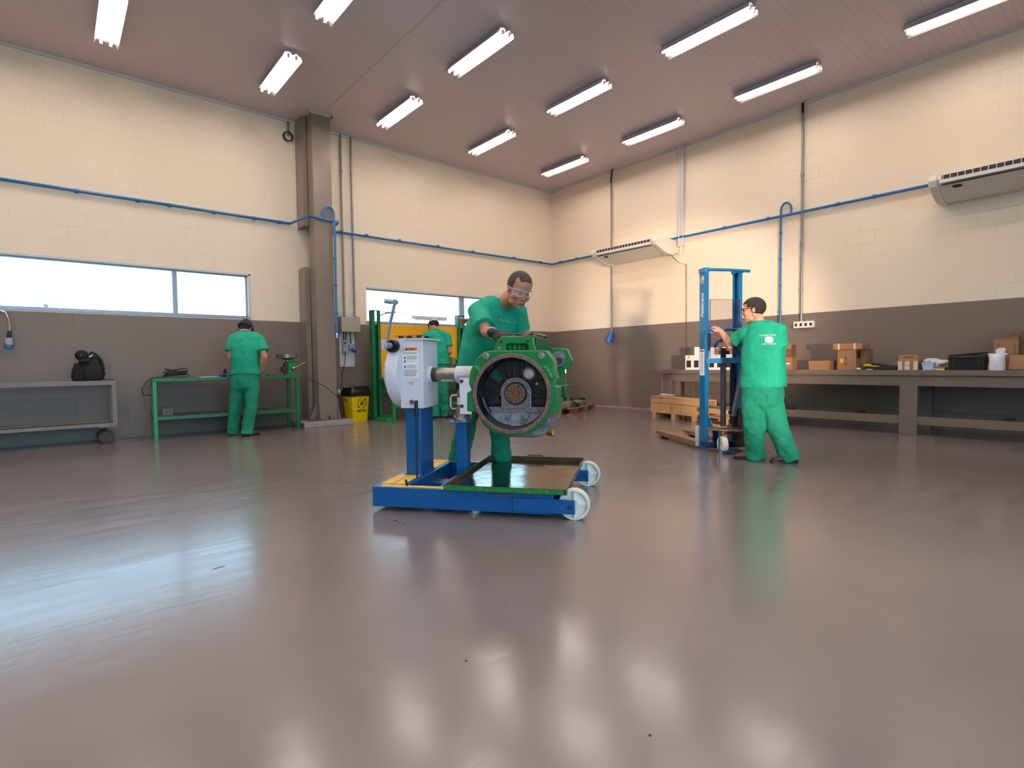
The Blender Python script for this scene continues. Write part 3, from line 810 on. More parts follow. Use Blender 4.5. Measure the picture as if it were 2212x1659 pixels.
# rotating arm
AY, AZ = .55, .945
b = MB('stand_white'); b.cyl((.235, AY, AZ), (.26, AY, AZ), .068, n=32); b.obj('arm_flange', ST, bevel=.003)
b = MB('rust_dark'); b.cyl((.26, AY, AZ), (.30, AY, AZ), .056, n=32); b.obj('arm_collar', ST)
b = MB('steel'); b.cyl((.30, AY, AZ), (.46, AY, AZ), .054, n=32); b.obj('arm_tube', ST)
b = MB('label_white'); b.cyl((.33, AY, AZ), (.43, AY, AZ), .0546, n=32)
q = b
b.obj('arm_sticker', ST) if False else b.bm.free()
b = MB('label_white')
for k in range(10):
    a0, a1 = R(180+52+k*4-10), R(180+52+(k+1)*4-10)
    f = lambda a, r: (AY+r*sin(a) if False else AY+r*cos(a), AZ+r*sin(a))
    p, q = f(a0, .0548), f(a1, .0548)
    b.add([(.335, *p), (.44, *p), (.44, *q), (.335, *q)], [(0, 1, 2, 3)])
b.obj('arm_sticker', ST)
b = MB('stand_white'); b.cyl((.455, AY, AZ), (.66, AY, AZ), .066, n=36); b.obj('arm_sleeve', ST, bevel=.004)
b = MB('label_ink'); rnd = random.Random(2)
for k in range(6):
    a = R(180+38-k*6.5); p = (AY+.0668*cos(a), AZ+.0668*sin(a)); a2 = a+R(1.8); q = (AY+.0668*cos(a2), AZ+.0668*sin(a2))
    x1 = .60-rnd.uniform(0, .03)
    b.add([(.475, *p), (x1, *p), (x1, *q), (.475, *q)], [(0, 1, 2, 3)])
b.obj('sleeve_lettering', ST)
b = MB('stand_white'); b.bb((.50, .47, .80), (.60, .52, .90)); b.bb((.585, .30, .665), (.61, .66, .92))
b.add([(.585, .30, .86), (.585, .30, .92), (.645, .30, .92), (.645, .31, .665), (.585, .31, .665)], [(0, 1, 2, 3, 4)])
b.obj('mounting_bracket', ST, bevel=.003)
b = MB('stand_white'); b.bb((.565, .285, .66), (.655, .30, .925)); b.obj('mounting_plate', ST, bevel=.003)
for x, z in ((.583, .902), (.583, .72)):
    b = MB('rust_dark'); b.cyl((x, .275, z), (x, .285, z), .014, n=6); b.obj('plate_bolt', ST)
for z in (.86, .83): b = MB('black_steel'); b.cyl((.545, .46, z), (.545, .47, z), .014, n=14); b.obj('plate_hole', ST)
# small post with the hydraulic support
P2x, P2y = .455, .50
b = MB('blue_paint'); b.bb((P2x, P2y, .10), (P2x+.085, P2y+.11, .575)); b.obj('support_post', ST, bevel=.004)
b = MB('blue_pale'); b.bb((P2x-.045, P2y-.03, .575), (P2x+.115, P2y+.14, .585)); b.obj('post_cap', ST, bevel=.002)
b = MB('blue_paint'); b.add([(P2x-.09, P2y-.25, .10), (P2x+.11, P2y-.25, .10), (P2x+.085, P2y, .165), (P2x, P2y, .165), (P2x-.09, P2y-.25, .05), (P2x+.11, P2y-.25, .05), (P2x+.085, P2y+.3, .05), (P2x, P2y+.3, .05), (P2x+.085, P2y+.3, .12), (P2x, P2y+.3, .12)],
      [(0, 1, 2, 3), (0, 4, 5, 1), (3, 2, 8, 9), (4, 7, 6, 5), (1, 5, 6, 8, 2), (0, 3, 9, 7, 4), (9, 8, 6, 7)]); b.bb((.24, P2y-.02, .05), (P2x+.05, P2y+.13, .10)); b.bb((P2x, .09, .04), (P2x+.085, 1.0, .07)); b.obj('post_base', ST)
px_, py_ = P2x+.045, P2y+.055
b = MB('grey_casting')
b.lathe([(.0, 0), (.072, 0), (.072, .014), (.06, .03), (.058, .08), (.05, .1), (.046, .2), (.05, .21), (.03, .24), (.018, .25), (0, .25)], (px_, py_, .585), (0, 0, 1), 28)
b.obj('support_jack', ST)
for a in (20, 110, 200, 290):
    b = MB('grey_casting'); q = (px_+.06*cos(R(a)), py_+.06*sin(R(a)))
    b.cyl((*q, .585), (*q, .63), .011, n=8); b.obj('jack_bolt', ST)
b = MB('socket_white'); b.tube([(px_-.04, py_-.02, .68), (px_-.075, py_-.04, .68), (px_-.085, py_-.045, .70), (px_-.085, py_-.045, .765), (px_-.075, py_-.04, .785), (px_-.03, py_-.02, .785)], .006, 8); b.obj('jack_handle', ST)
b = MB('black_rubber'); b.ball((px_-.10, py_-.02, .625), (.022, .02, .02)); b.tube([(px_-.06, py_, .60), (px_-.09, py_-.01, .605), (px_-.11, py_-.03, .645), (px_-.12, py_-.03, .60)], .008, 6); b.obj('jack_valve', ST)
b = MB('label_white'); b.box((px_-.005, py_-.052, .74), (.045, .004, .055)); b.obj('jack_label', ST)
b = MB('black_steel'); b.cyl((.20, .33, .17), (.20, .34, .66), .007, n=8); b.obj('side_lever', ST)
b = MB('black_rubber'); b.cyl((.20, .3395, .63), (.20, .341, .755), .014, .014, 12); b.obj('lever_grip', ST)

# ------------------------------------------------------------------ drip tray resting on the rails
TR = thing('drip_tray', 'shallow steel drip tray with green taped edge lying on the blue stand', 'tray', (.97, .5, .175), SF)
b = MB('tray_steel'); b.bb((.56, -.03, .176), (1.37, 1.10, .180)); b.obj('tray_floor', TR)
b = MB('tray_rim')
x0, x1, y0, y1, zb, zt = .55, 1.385, -.045, 1.11, .176, .212
for q in (((x0, y0, zb), (x1, y0+.004, zt)), ((x0, y1-.004, zb), (x1, y1, zt+.006)), ((x0, y0, zb), (x0+.004, y1, zt)), ((x1-.004, y0, zb), (x1, y1, zt))): b.bb(*q)
b.obj('tray_rim', TR)
b = MB('tape_green'); b.bb((x0+.004, y0-.0015, zb+.003), (x1-.02, y0, zt-.003)); b.obj('green_tape', TR)
for yy, zz in ((y0-.004, .165), (y1+.004, .222)):
    b = MB('tray_rim'); b.tube([(.90, yy, .19 if yy < 0 else zt), (.90, yy-.004, zz), (.905, yy-.006, zz-.006 if yy < 0 else zz+.006), (1.03, yy-.006, zz-.006 if yy < 0 else zz+.006), (1.035, yy-.004, zz), (1.035, yy, .19 if yy < 0 else zt)], .004, 6); b.obj('tray_handle', TR)

# ------------------------------------------------------------------ engine block
EX, EZ, EY = .957, .81, .27
def ex(px, py, y=EY):          # photo point on the plane y of the stand frame -> (x, z)
    d = fw*FPX + cr*(px-1106) - cu*(py-829.5)
    Mi = SF.inverted(); c_ = Mi @ CAM; dd = Mi.to_3x3() @ d
    p = c_ + dd*((y-c_.y)/dd.y); return (p.x, p.z)
EN = thing('diesel_engine', 'green diesel engine block with open round flywheel housing, mounted on the blue stand', 'engine', (EX, .6, .48), SF)
RB, RI, RO = .262, .262, .287
sil = [(1018, 800), (1030, 775), (1047, 760), (1075, 757), (1130, 757), (1180, 757), (1197, 780), (1198, 803), (1203, 818), (1198, 833), (1207, 837), (1207, 889), (1192, 893), (1182, 905),
       (1165, 925), (1140, 938), (1105, 941), (1070, 936), (1045, 918), (1034, 893), (1026, 890), (1010, 888), (1010, 848), (1020, 843), (1014, 828), (1015, 815)]
out = [ex(*q, y=EY+.03) for q in sil]
M = Matrix.Translation((0, EY+.012, 0))
b = MB('engine_green'); b.plate(out, [circ(EX, EZ, RB, 64)], .16, M); b.obj('bell_housing', EN, bevel=.006)
b = MB('bare_iron'); b.plate(circ(EX, EZ, RO, 72), [circ(EX, EZ, RI-.004, 72)], .022, Matrix.Translation((0, EY-.006, 0))); fl = b.obj('flange_ring', EN, bevel=.002)
b = MB('label_black')
for a in (-5, 5, 25, 33, 62, 74, 88, 110, 120, 150, 160, 172, 187, 197, 225, 235, 258, 268, 280, 285, 312, 322, 345, 352):
    c = (EX+.2735*cos(R(a)), EZ+.2735*sin(R(a)))
    b.cyl((c[0], EY-.0068, c[1]), (c[0], EY-.005, c[1]), .0048, n=10)
b.obj('flange_hole', fl)
b = MB('black_cast')                                        # inside wall of the bell
b.loft([[V((EX+r*cos(2*pi*i/64), y, EZ+r*sin(2*pi*i/64))) for i in range(64)] for r, y in ((RI-.004, EY), (.252, EY+.03), (.243, EY+.155), (.253, EY+.155), (.262, EY+.03), (RI, EY))], cap=False, closed=True)
b.obj('bell_inside', EN)
BW = EY+.14
hl = ex(1062, 802, BW)
b = MB('black_cast')
b.plate(circ(EX, EZ, .245, 64), [circ(EX-.135, EZ+.13, .046, 28)], .02, Matrix.Translation((0, BW, 0)))
cr_ = (EX+.012, EZ-.002)
for a0, r0_, r1_, w in ((128, .1, .24, .026), (150, .1, .24, .024), (96, .11, .24, .02), (112, .12, .22, .012), (78, .11, .24, .018), (30, .11, .24, .014), (-8, .11, .24, .02), (188, .11, .24, .02), (172, .12, .235, .014), (206, .12, .235, .014)):
    d = V((cos(R(a0)), 0, sin(R(a0)))); b.bar(V((cr_[0], BW-.012, cr_[1]))+d*r0_, V((cr_[0], BW-.012, cr_[1]))+d*r1_, w, .03, (0, 1, 0))
b.bb((EX-.235, BW-.02, EZ-.09), (EX-.13, BW, EZ-.03)); b.bb((EX+.14, BW-.02, EZ-.09), (EX+.235, BW, EZ-.03))
b.obj('inner_wall', EN, bevel=.004)
b = MB('black_cast'); b.tube([(EX-.235, BW-.07, EZ-.03), (EX-.215, BW-.07, EZ-.09), (EX-.18, BW-.07, EZ-.15)], .018, 10); b.obj('casting_rib', EN)
b = MB('stand_white'); b.bb((EX-.185, BW+.05, EZ+.085), (EX-.14, BW+.06, EZ+.18)); b.obj('bracket_seen_through_hole', EN) if False else b.bm.free()
c = ex(1142, 807, BW-.02)
b = MB('bare_iron'); b.lathe([(0, 0), (.047, 0), (.047, .02), (.038, .022), (.038, .016), (0, .016)], (c[0], BW, c[1]), (0, -1, 0), 32); b.obj('plug_seat', EN)
b = MB('plug_white'); b.ball((c[0], BW-.018, c[1]), (.037, .008, .037), n=24); b.obj('core_plug', EN)
for q in ((1159, 829), (1168, 820)):
    c = ex(*q, BW-.02); b = MB('chrome' if q[0] == 1159 else 'rust_dark'); b.cyl((c[0], BW-.02, c[1]), (c[0], BW, c[1]), .011, n=12); b.cyl((c[0], BW-.024, c[1]), (c[0], BW-.02, c[1]), .006, n=8); b.obj('inner_bolt', EN)
# lower aluminium panel inside the bell
lo = [(EX+.243*cos(a), EZ+.243*sin(a)) for a in [R(205+i*(130/24)) for i in range(25)]]
b = MB('mottled_alu'); b.plate(lo, [], .012, Matrix.Translation((0, BW-.03, 0))); b.obj('sump_panel', EN)
# rear seal carrier
arc = [(cr_[0]+.112*cos(a), cr_[1]+.112*sin(a)) for a in [pi*i/20 for i in range(21)]]
pl_ = arc + [(cr_[0]-.112, EZ-.115), (cr_[0]-.165, EZ-.115), (cr_[0]-.165, EZ-.14), (cr_[0]+.17, EZ-.14), (cr_[0]+.17, EZ-.115), (cr_[0]+.112, EZ-.115)]
b = MB('grey_casting'); b.plate(pl_, [circ(cr_[0], cr_[1], .082, 36)], .03, Matrix.Translation((0, BW-.045, 0)))
b.plate([(p[0], p[1]) for p in circ(cr_[0], cr_[1], .116, 36, -R(10), pi+R(10), False)] + [(p[0], p[1]) for p in reversed(circ(cr_[0], cr_[1], .104, 36, -R(10), pi+R(10), False))], [], .008, Matrix.Translation((0, BW-.053, 0)))
for x in (-.108, .098): b.bb((cr_[0]+x, BW-.053, EZ-.115), (cr_[0]+x+.01, BW-.045, EZ))
b.bb((cr_[0]-.07, BW-.053, EZ-.112), (cr_[0]+.07, BW-.045, EZ-.104))
b.obj('seal_carrier', EN, bevel=.002)
for a, r in ((0, .1), (180, .1), (55, .1), (125, .1)):
    c = (cr_[0]+r*cos(R(a)), cr_[1]+r*sin(R(a))); b = MB('chrome'); b.cyl((c[0], BW-.058, c[1]), (c[0], BW-.045, c[1]), .009, n=6); b.obj('carrier_bolt', EN)
for x in (-.1, .1): b = MB('chrome'); b.cyl((cr_[0]+x, BW-.058, EZ-.1), (cr_[0]+x, BW-.045, EZ-.1), .009, n=6); b.obj('carrier_bolt', EN)
b = MB('black_cast'); b.plate(circ(cr_[0], cr_[1], .085, 36), [circ(cr_[0], cr_[1], .07, 36)], .02, Matrix.Translation((0, BW-.05, 0))); b.obj('oil_seal', EN)
b = MB('crank_bronze'); b.lathe([(0, .03), (.02, .03), (.024, .046), (.036, .046), (.036, .052), (.071, .052), (.073, .045), (.073, .0), (0, 0)], (cr_[0], BW-.02, cr_[1]), (0, -1, 0), 40); ck = b.obj('crankshaft_flange', EN)
b = MB('label_black')
for k in range(12):
    a = 2*pi*k/12+.1; r = .0545; rr = .0062 if k != 2 else .01
    b.cyl((cr_[0]+r*cos(a), BW-.0725, cr_[1]+r*sin(a)), (cr_[0]+r*cos(a), BW-.0718, cr_[1]+r*sin(a)), rr, n=12)
b.obj('crank_hole', ck)
b = MB('rust'); b.lathe([(0, 0), (.02, 0), (.022, .006), (.033, .007), (.034, 0), (.0, -.001)], (cr_[0], BW-.068, cr_[1]), (0, -1, 0), 30); b.obj('crank_centre', ck)
# hex bolts on the shoulders
for q in ((1049, 769), (1169, 768)):
    c = ex(*q, EY); b = MB('chrome'); b.cyl((c[0], EY-.012, c[1]), (c[0], EY+.012, c[1]), .021, n=6); b.cyl((c[0], EY+.004, c[1]), (c[0], EY+.013, c[1]), .025, n=20); b.obj('hex_bolt', EN)
# cylinder block above and behind the housing
TY0, TY1 = .33, 1.12
A = [ex(q[0], q[1], TY0) for q in ((1063, 770), (1066, 762), (1068, 748), (1077, 732), (1083, 727), (1150, 727), (1153, 745), (1160, 770))]
win = [ex(q[0], q[1], TY0) for q in ((1092, 757), (1092, 746), (1096, 742), (1136, 742), (1141, 746), (1142, 757))]
b = MB('engine_green'); b.plate(A, [win], .05, Matrix.Translation((0, TY0, 0))); b.obj('end_plate', EN, bevel=.004)
xl, xr = A[0][0], A[5][0]; zt = A[4][1]
b = MB('engine_green'); b.bb((xl+.05, .46, .55), (xr, TY1, zt)); b.bb((xl+.05, TY0+.06, 1.09), (xr, .46, zt)); 
for k in range(6):
    x = win[0][0]+.02+k*.034; b.cyl((x, TY0+.055, win[0][1]-.05), (x, TY0+.055, zt-.03), .012, n=8)
b.obj('cylinder_block', EN, bevel=.006)
for q, r, m_ in (((1082, 738), .013, 'label_black'), ((1140, 738), .013, 'label_black')):
    c = ex(*q, TY0); b = MB(m_); b.cyl((c[0], TY0-.001, c[1]), (c[0], TY0+.002, c[1]), r*.85, n=16); b.obj('bolt_hole', EN)
c = ex(1079, 752, TY0); b = MB('chrome'); b.cyl((c[0], TY0-.008, c[1]), (c[0], TY0, c[1]), .011, n=12); b.obj('end_bolt', EN)
b = MB('grey_casting'); b.bb((xl+.06, TY0+.03, zt), (xr+.004, TY1, zt+.006)); b.obj('head_gasket', EN)
# slotted right hand side
b = MB('engine_deep')
for k in range(9):
    y = TY0+.1+k*.078; b.bb((xr, y, zt-.13), (xr+.012, y+.03, zt-.01))
b.obj('side_rib', EN, bevel=.004)
b = MB('mottled_alu'); b.bb((xr+.0005, TY0+.12, zt-.11), (xr+.003, TY0+.62, zt-.02)); b.obj('bare_patch', EN)
b = MB('bare_iron'); b.bar((xr-.10, TY0+.12, zt+.012), (xr-.04, TY1-.2, zt+.012), .012, .012); b.obj('top_rail', EN)
b = MB('black_cast'); b.ball((xr-.02, .78, zt+.015), (.05, .09, .03)); b.obj('black_gasket_lump', EN) if False else b.bm.free()
# lower block, side brackets, pump housing on the right
b = MB('engine_deep'); b.bb((EX-.085, EY+.19, .62), (EX+.2, TY1, .95)); b.obj('crankcase', EN, bevel=.01)
c1 = ex(1210, 835, .62); c2 = ex(1224, 858, .62)
b = MB('engine_deep'); b.bb((EX+.15, .60, c2[1]), (c2[0], .74, c1[1]+.012)); b.obj('side_mount', EN, bevel=.01)
PY = .80
hs = [ex(*q, PY) for q in ((1190, 752), (1205, 751), (1224, 753), (1236, 780), (1229, 792), (1218, 803), (1215, 820), (1214, 832), (1196, 836), (1190, 800))]
b = MB('engine_green'); b.plate(hs, [], .1, Matrix.Translation((0, PY, 0))); b.obj('pump_housing', EN, bevel=.008)
c = ex(1206, 780, PY)
sh = [ex(*q, PY-.002) for q in ((1191, 768), (1199, 760), (1216, 759), (1221, 770), (1220, 784), (1213, 794), (1202, 797), (1196, 790), (1194, 780))]
b = MB('dirty_alu'); b.plate(sh, [], .012, Matrix.Translation((0, PY-.008, 0))); b.obj('pump_face', EN, bevel=.002)
b = MB('rust_dark'); b.cyl((c[0]+.006, PY-.012, c[1]), (c[0]+.006, PY-.002, c[1]), .03, n=24); b.obj('pump_bore', EN)
b = MB('grey_casting'); b.plate(circ(c[0]+.006, c[1], .042, 32), [circ(c[0]+.006, c[1], .029, 32)], .01, Matrix.Translation((0, PY-.016, 0))); b.obj('pump_ring', EN)
c = ex(1202, 806, PY); b = MB('label_black'); b.cyl((c[0], PY-.012, c[1]), (c[0], PY, c[1]), .012, n=14); b.obj('oil_port', EN)
b = MB('bare_iron'); q1 = ex(1217, 806, PY); q2 = ex(1223, 832, PY); b.bb((q1[0], PY+.02, q2[1]), (q2[0], PY+.03, q1[1])); b.obj('drilled_strip', EN)
b = MB('chrome'); q = ex(1221, 802, PY); b.cyl((q[0], PY, q[1]-.015), (q[0], PY, q[1]+.015), .016, n=10); b.obj('pipe_stub', EN)
# bosses on the right shoulder of the housing
for q, r in (((1180, 800), .035), ((1188, 812), .03), ((1030, 800), .035)):
    b = MB('engine_green'); c = ex(*q, EY); b.ball((c[0], EY+.03, c[1]), (r, .03, r*1.3), Matrix.Rotation(R(-35), 3, 'Y')); b.obj('casting_boss', EN)
# sump
b = MB('dirty_alu')
sp = [ex(*q, .42) for q in ((1075, 900), (1075, 928), (1083, 943), (1150, 946), (1178, 940), (1188, 915), (1190, 885))]
b.plate(sp, [], .62, Matrix.Translation((0, .42, 0))); b.obj('oil_sump', EN, bevel=.012)
c = ex(1178, 936, .62)
b = MB('brass'); d = V((1, -.35, -.05)).normalized(); p = V((c[0]-.005, .62, c[1])); b.cyl(p, p+d*.03, .012, n=10); b.cyl(p+d*.03, p+d*.05, .018, n=6); b.cyl(p+d*.05, p+d*.07, .011, n=10); b.ball(p+d*.066, .017); b.cyl(p+d*.066, p+d*.066+V((0, 0, .035)), .004, n=6); b.obj('drain_cock', EN)

# black rag and steel rule on the block top
M = SF
# ================================================================== manual stacker
KF = frame(floor_pt(1523, 973), -31)
KS = thing('manual_stacker', 'tall blue hand-pushed pallet stacker with mesh guard, handled by a worker', 'stacker', (.25, 0, 0), KF)
for x0, nm in ((0, 'mast_left'), (.415, 'mast_right')):
    b = MB('stacker_blue'); w = .045
    b.bb((x0, 0, .02), (x0+w, .008, 2.07)); b.bb((x0, .12, .02), (x0+w, .13, 2.07))
    if x0 == 0: b.bb((x0, .008, .02), (x0+.008, .12, 2.07))
    else: b.bb((x0+w-.008, .008, .02), (x0+w, .12, 2.07))
    b.obj('mast_post', KS, bevel=.002)
b = MB('blue_pale'); b.bb((-.006, -.004, 2.035), (.05, .14, 2.085)); b.obj('mast_cap', KS, bevel=.003)
b = MB('stacker_blue'); b.tube([(.02, .0, 2.06), (.25, -.03, 2.055), (.53, -.03, 2.045)], .018, 12); b.obj('top_bar', KS)
b = MB('stacker_blue'); b.bb((.40, -.01, 2.03), (.47, .13, 2.06)); b.obj('mast_cap', KS)
# lettering on the outer side of the left mast
Mt = basis((-.0012, .063, 1.70), (0, -.10, 1), (0, -1, 0))
Mt = basis((-.0012, .063, 1.66), (0, .0, 1), (0, 1, 0))
text_mb('Paletrans', .075, Mt, 'paper_white', parent=KS, name='brand_lettering', bold=True, italic=.25)
Mp = basis((-.0012, .064, 1.955), (0, -1, 0), (0, 0, 1))
text_mb('P', .075, Mp, 'paper_white', parent=KS, name='mast_emblem', bold=True, italic=.3)
b = MB('paper_white')
b.tube([(-.001, .064+.034*cos(a), 1.955+.048*sin(a)) for a in [2*pi*i/24 for i in range(24)]], .0022, 5, closed=True); b.obj('emblem_ring', KS)
b = MB('label_white'); b.bb((-.0015, .02, .86), (0, .118, 1.16)); stk = b.obj('mast_sticker', KS, smooth=0)
b = MB('label_ink'); rnd = random.Random(8)
for k in range(14): b.bb((-.0022, .04+rnd.uniform(0, .012), .89+k*.016), (-.0014, .105-rnd.uniform(0, .02), .895+k*.016))
b.obj('sticker_lines', stk, smooth=0)
b = MB('red_mark'); b.bb((-.0022, .025, 1.13), (-.0014, .113, 1.15)); b.obj('sticker_header', stk, smooth=0)
# mesh guard
b = MB('mesh_wire')
b.tube([(.05, -.015, 1.06), (.05, -.015, 1.72), (.425, -.015, 1.72), (.425, -.015, 1.06)], .006, 6); b.obj('guard_frame', KS)
b = MB('mesh_wire')
for k in range(1, 26): b.cyl((.05+k*.0145, -.015, 1.06), (.05+k*.0145, -.015, 1.72), .0011, n=4, cap=False)
for k in range(1, 44): b.cyl((.05, -.015, 1.06+k*.015), (.425, -.015, 1.06+k*.015), .0011, n=4, cap=False)
b.obj('wire_mesh', KS)
# handle bar
b = MB('stacker_blue'); b.tube([(.02, .1, 1.36), (.0, -.02, 1.365), (.03, -.09, 1.375), (.08, -.11, 1.375), (.38, -.11, 1.375), (.44, -.09, 1.375), (.455, -.01, 1.37)], .017, 12); b.obj('push_handle', KS)
b = MB('stacker_blue'); b.bb((-.02, -.05, 1.335), (.06, .03, 1.36)); b.obj('handle_bracket', KS)
b = MB('dark_blue'); b.tube([(.06, -.10, 1.18), (.07, -.14, 1.24), (.14, -.18, 1.27), (.25, -.19, 1.25), (.36, -.18, 1.24), (.42, -.12, 1.19)], .02, 10); b.obj('steering_tiller', KS)
b = MB('dark_blue'); b.ball((.035, -.03, 1.26), (.012, .03, .12)); b.obj('brake_lever', KS)
b = MB('black_rubber'); b.tube([(.30, -.1, 1.2), (.34, -.12, 1.12), (.40, -.12, 1.10), (.45, -.14, 1.06)], .01, 8); b.obj('hydraulic_hose', KS)
b = MB('blue_pale'); b.bb((.0, -.035, 1.0), (.46, .0, 1.055)); b.bb((.17, -.05, .995), (.46, -.03, 1.06)); b.obj('cross_member', KS, bevel=.003)
for x in (.26, .36): b = MB('chrome'); b.cyl((x, -.055, 1.027), (x, -.05, 1.027), .008, n=8); b.obj('cross_bolt', KS)
b = MB('lever_dull'); b.cyl((.235, .02, .27), (.235, .02, 1.0), .032, n=20); b.obj('lift_cylinder', KS)
b = MB('black_steel'); b.cyl((.235, .02, 1.06), (.235, .02, 1.17), .03, n=16); b.bb((.2, .0, 1.1), (.3, .05, 1.14)); b.obj('chain_yoke', KS)
b = MB('lever_dull'); b.bar((.41, -.16, 1.12), (.25, -.16, .40), .03, .055, (0, 1, 0)); b.obj('pump_lever', KS)
b = MB('chain_rust'); b.bb((.055, .06, .2), (.07, .075, 1.9)); b.obj('lift_chain', KS)
b = MB('black_steel'); b.bb((.33, .0, .3), (.36, .04, 1.0)); b.obj('inner_rail', KS)
b = MB('rust_dark'); b.bb((.30, -.18, .28), (.42, -.03, .5)); b.cyl((.36, -.12, .06), (.36, -.12, .28), .07, n=16); b.obj('hydraulic_pump', KS, bevel=.01)
b = MB('black_steel'); b.bb((.24, -.14, .42), (.31, -.08, .46)); b.cyl((.29, -.13, .30), (.29, -.13, .40), .02, n=10); b.obj('release_valve', KS)
# curved guard plate
b = MB('fork_worn')
b.tube([(.03, -.0, .255), (.05, -.12, .25), (.12, -.22, .25), (.25, -.27, .25), (.38, -.22, .25), (.45, -.1, .255)], .013, 8); b.obj('bumper_rail', KS)
b = MB('rust_dark'); b.plate([(.03, 0), (.05, -.12), (.12, -.21), (.25, -.26), (.38, -.21), (.45, -.1), (.45, 0)], [], .008, Matrix.Translation((0, 0, .253)) @ Matrix.Rotation(R(-90), 4, 'X'))
b.obj('bumper_plate', KS)
b = MB('stacker_blue'); b.add([(.03, -.004, .28), (.03, -.004, .40), (.03, -.13, .265), (.04, -.004, .28), (.04, -.004, .40), (.04, -.13, .265)], [(0, 1, 2), (3, 5, 4), (0, 3, 4, 1), (1, 4, 5, 2), (0, 2, 5, 3)]); b.obj('gusset', KS)
b = MB('dark_blue'); b.bb((.0, -.05, .03), (.46, .1, .1)); b.bb((.12, -.03, .1), (.2, .05, .24)); b.obj('chassis', KS, bevel=.003)
for (wx, wy) in ((.10, -.20), (.42, -.26)):
    b = MB('nylon'); c = V((wx, wy, .095)); ax = V((-.95, .12, 0)).normalized()
    b.lathe([(.05, -.03), (.085, -.03), (.095, -.024), (.095, .024), (.085, .03), (.05, .03), (.045, .015), (.0, .015)], c, ax, 36); 
    b.lathe([(.05, -.03), (.045, -.015), (0, -.015)], c, ax, 36); b.obj('steer_wheel', KS)
    b = MB('stacker_blue'); o = c+ax*.04; b.bar(o+V((0, 0, -.06)), o+V((0, 0, .15)), .02, .008, (1, 0, 0)); b.bb((wx-.06, wy-.11, .02), (wx+.05, wy-.08, .04)) ; b.bar(o+V((0, 0, -.065)), o+V((.12, -.09, -.065)), .03, .02); b.obj('wheel_fork', KS)
b = MB('rust'); b.cyl((.10, -.20, .2), (.10, -.20, .245), .03, n=12); b.bar((.1, -.2, .215), (.34, -.14, .22), .03, .02); b.obj('steering_link', KS)
b = MB('fork_worn'); b.bb((-.035, .14, .02), (.49, .165, .27)); b.obj('fork_carriage', KS) if False else b.bm.free()
for x0 in (-.04, .36):
    b = MB('fixture'); b.bb((x0, .14, .03), (x0+.13, .155, .27)); fh_ = b.obj('fork_heel', KS)
    b = MB('fork_worn')
    b.add([(x0, .15, .085), (x0+.13, .15, .085), (x0+.13, 1.15, .085), (x0+.09, 1.32, .07), (x0+.04, 1.32, .07), (x0, 1.15, .085),
           (x0, .15, .03), (x0+.13, .15, .03), (x0+.13, 1.15, .03), (x0+.09, 1.32, .05), (x0+.04, 1.32, .05), (x0, 1.15, .03)],
          [(0, 1, 2, 3, 4, 5), (11, 10, 9, 8, 7, 6), (0, 6, 7, 1), (1, 7, 8, 2), (2, 8, 9, 3), (3, 9, 10, 4), (4, 10, 11, 5), (5, 11, 6, 0)]); b.obj('fork', KS)
    b = MB('black_rubber'); b.cyl((x0+.02, 1.1, .025), (x0+.11, 1.1, .025), .025, n=14); b.obj('load_roller', fh_)
# small black foot pedal at the right of the chassis
b = MB('rust'); b.bar((.44, -.05, .14), (.62, -.10, .10), .02, .02); b.ball((.62, -.10, .12), (.03, .03, .03)); b.obj('foot_pedal', KS)

# ================================================================== workbenches
# long fixed bench on the right wall
BX, BT = -.95, .865
t = thing('long_workbench', 'long grey-brown masonry workbench with lower rail along the right wall', 'workbench', (-.5, -6.5, 0))
b = MB('bench_paint'); b.bb((BX, -9.6, BT-.07), (-.005, -3.55, BT)); b.obj('worktop', t, bevel=.004)
b = MB('bench_paint'); b.bb((BX+.03, -9.6, .655), (BX+.11, -3.85, BT-.07)); b.bb((BX+.03, -3.95, .655), (-.03, -3.85, BT-.07)); b.obj('apron', t, bevel=.004)
for y in (-3.95, -7.67, -11.2)[:2]:
    b = MB('bench_paint'); b.bb((BX+.02, y-.1, 0), (BX+.14, y+.1, .66)); b.obj('leg', t, bevel=.005)
    b = MB('bench_paint'); b.bb((-.2, y-.1, 0), (-.05, y+.1, .66)); b.obj('leg', t, bevel=.005)
b = MB('bench_paint'); b.bb((BX+.035, -9.6, .14), (BX+.10, -3.95, .25)); b.obj('lower_rail', t, bevel=.004)
b = MB('bench_paint'); b.bb((-.12, -9.6, .14), (-.06, -3.95, .25))
for y in (-4.9, -5.9, -6.9, -8.6): b.bb((BX+.1, y-.04, .17), (-.12, y+.04, .23))
b.obj('shelf_bearer', t)

# green table with shelf on the window wall
GF = frame((-8.575, -.66, 0), -4.5)
t = thing('green_workbench', 'bright green steel workbench with lower shelf under the left window', 'workbench', (.98, .3, 0), GF)
GW, GD, GH = 1.985, .62, .875
for x, y in ((0, 0), (GW-.05, 0), (0, GD-.05), (GW-.05, GD-.05)):
    b = MB('green_bright' if x == 0 and y == 0 else 'green_dark'); b.bb((x, y, 0), (x+.05, y+.05, GH-.05)); b.obj('leg', t, bevel=.004)
b = MB('green_dark'); b.bb((0, 0, GH-.05), (GW, .04, GH)); b.bb((0, GD-.04, GH-.05), (GW, GD, GH)); b.bb((0, .04, GH-.05), (.04, GD-.04, GH)); b.bb((GW-.04, .04, GH-.05), (GW, GD-.04, GH)); b.obj('top_frame', t, bevel=.004)
b = MB('rust_dark'); b.bb((.04, .04, GH-.015), (GW-.04, GD-.04, GH-.003)); b.obj('worktop', t)
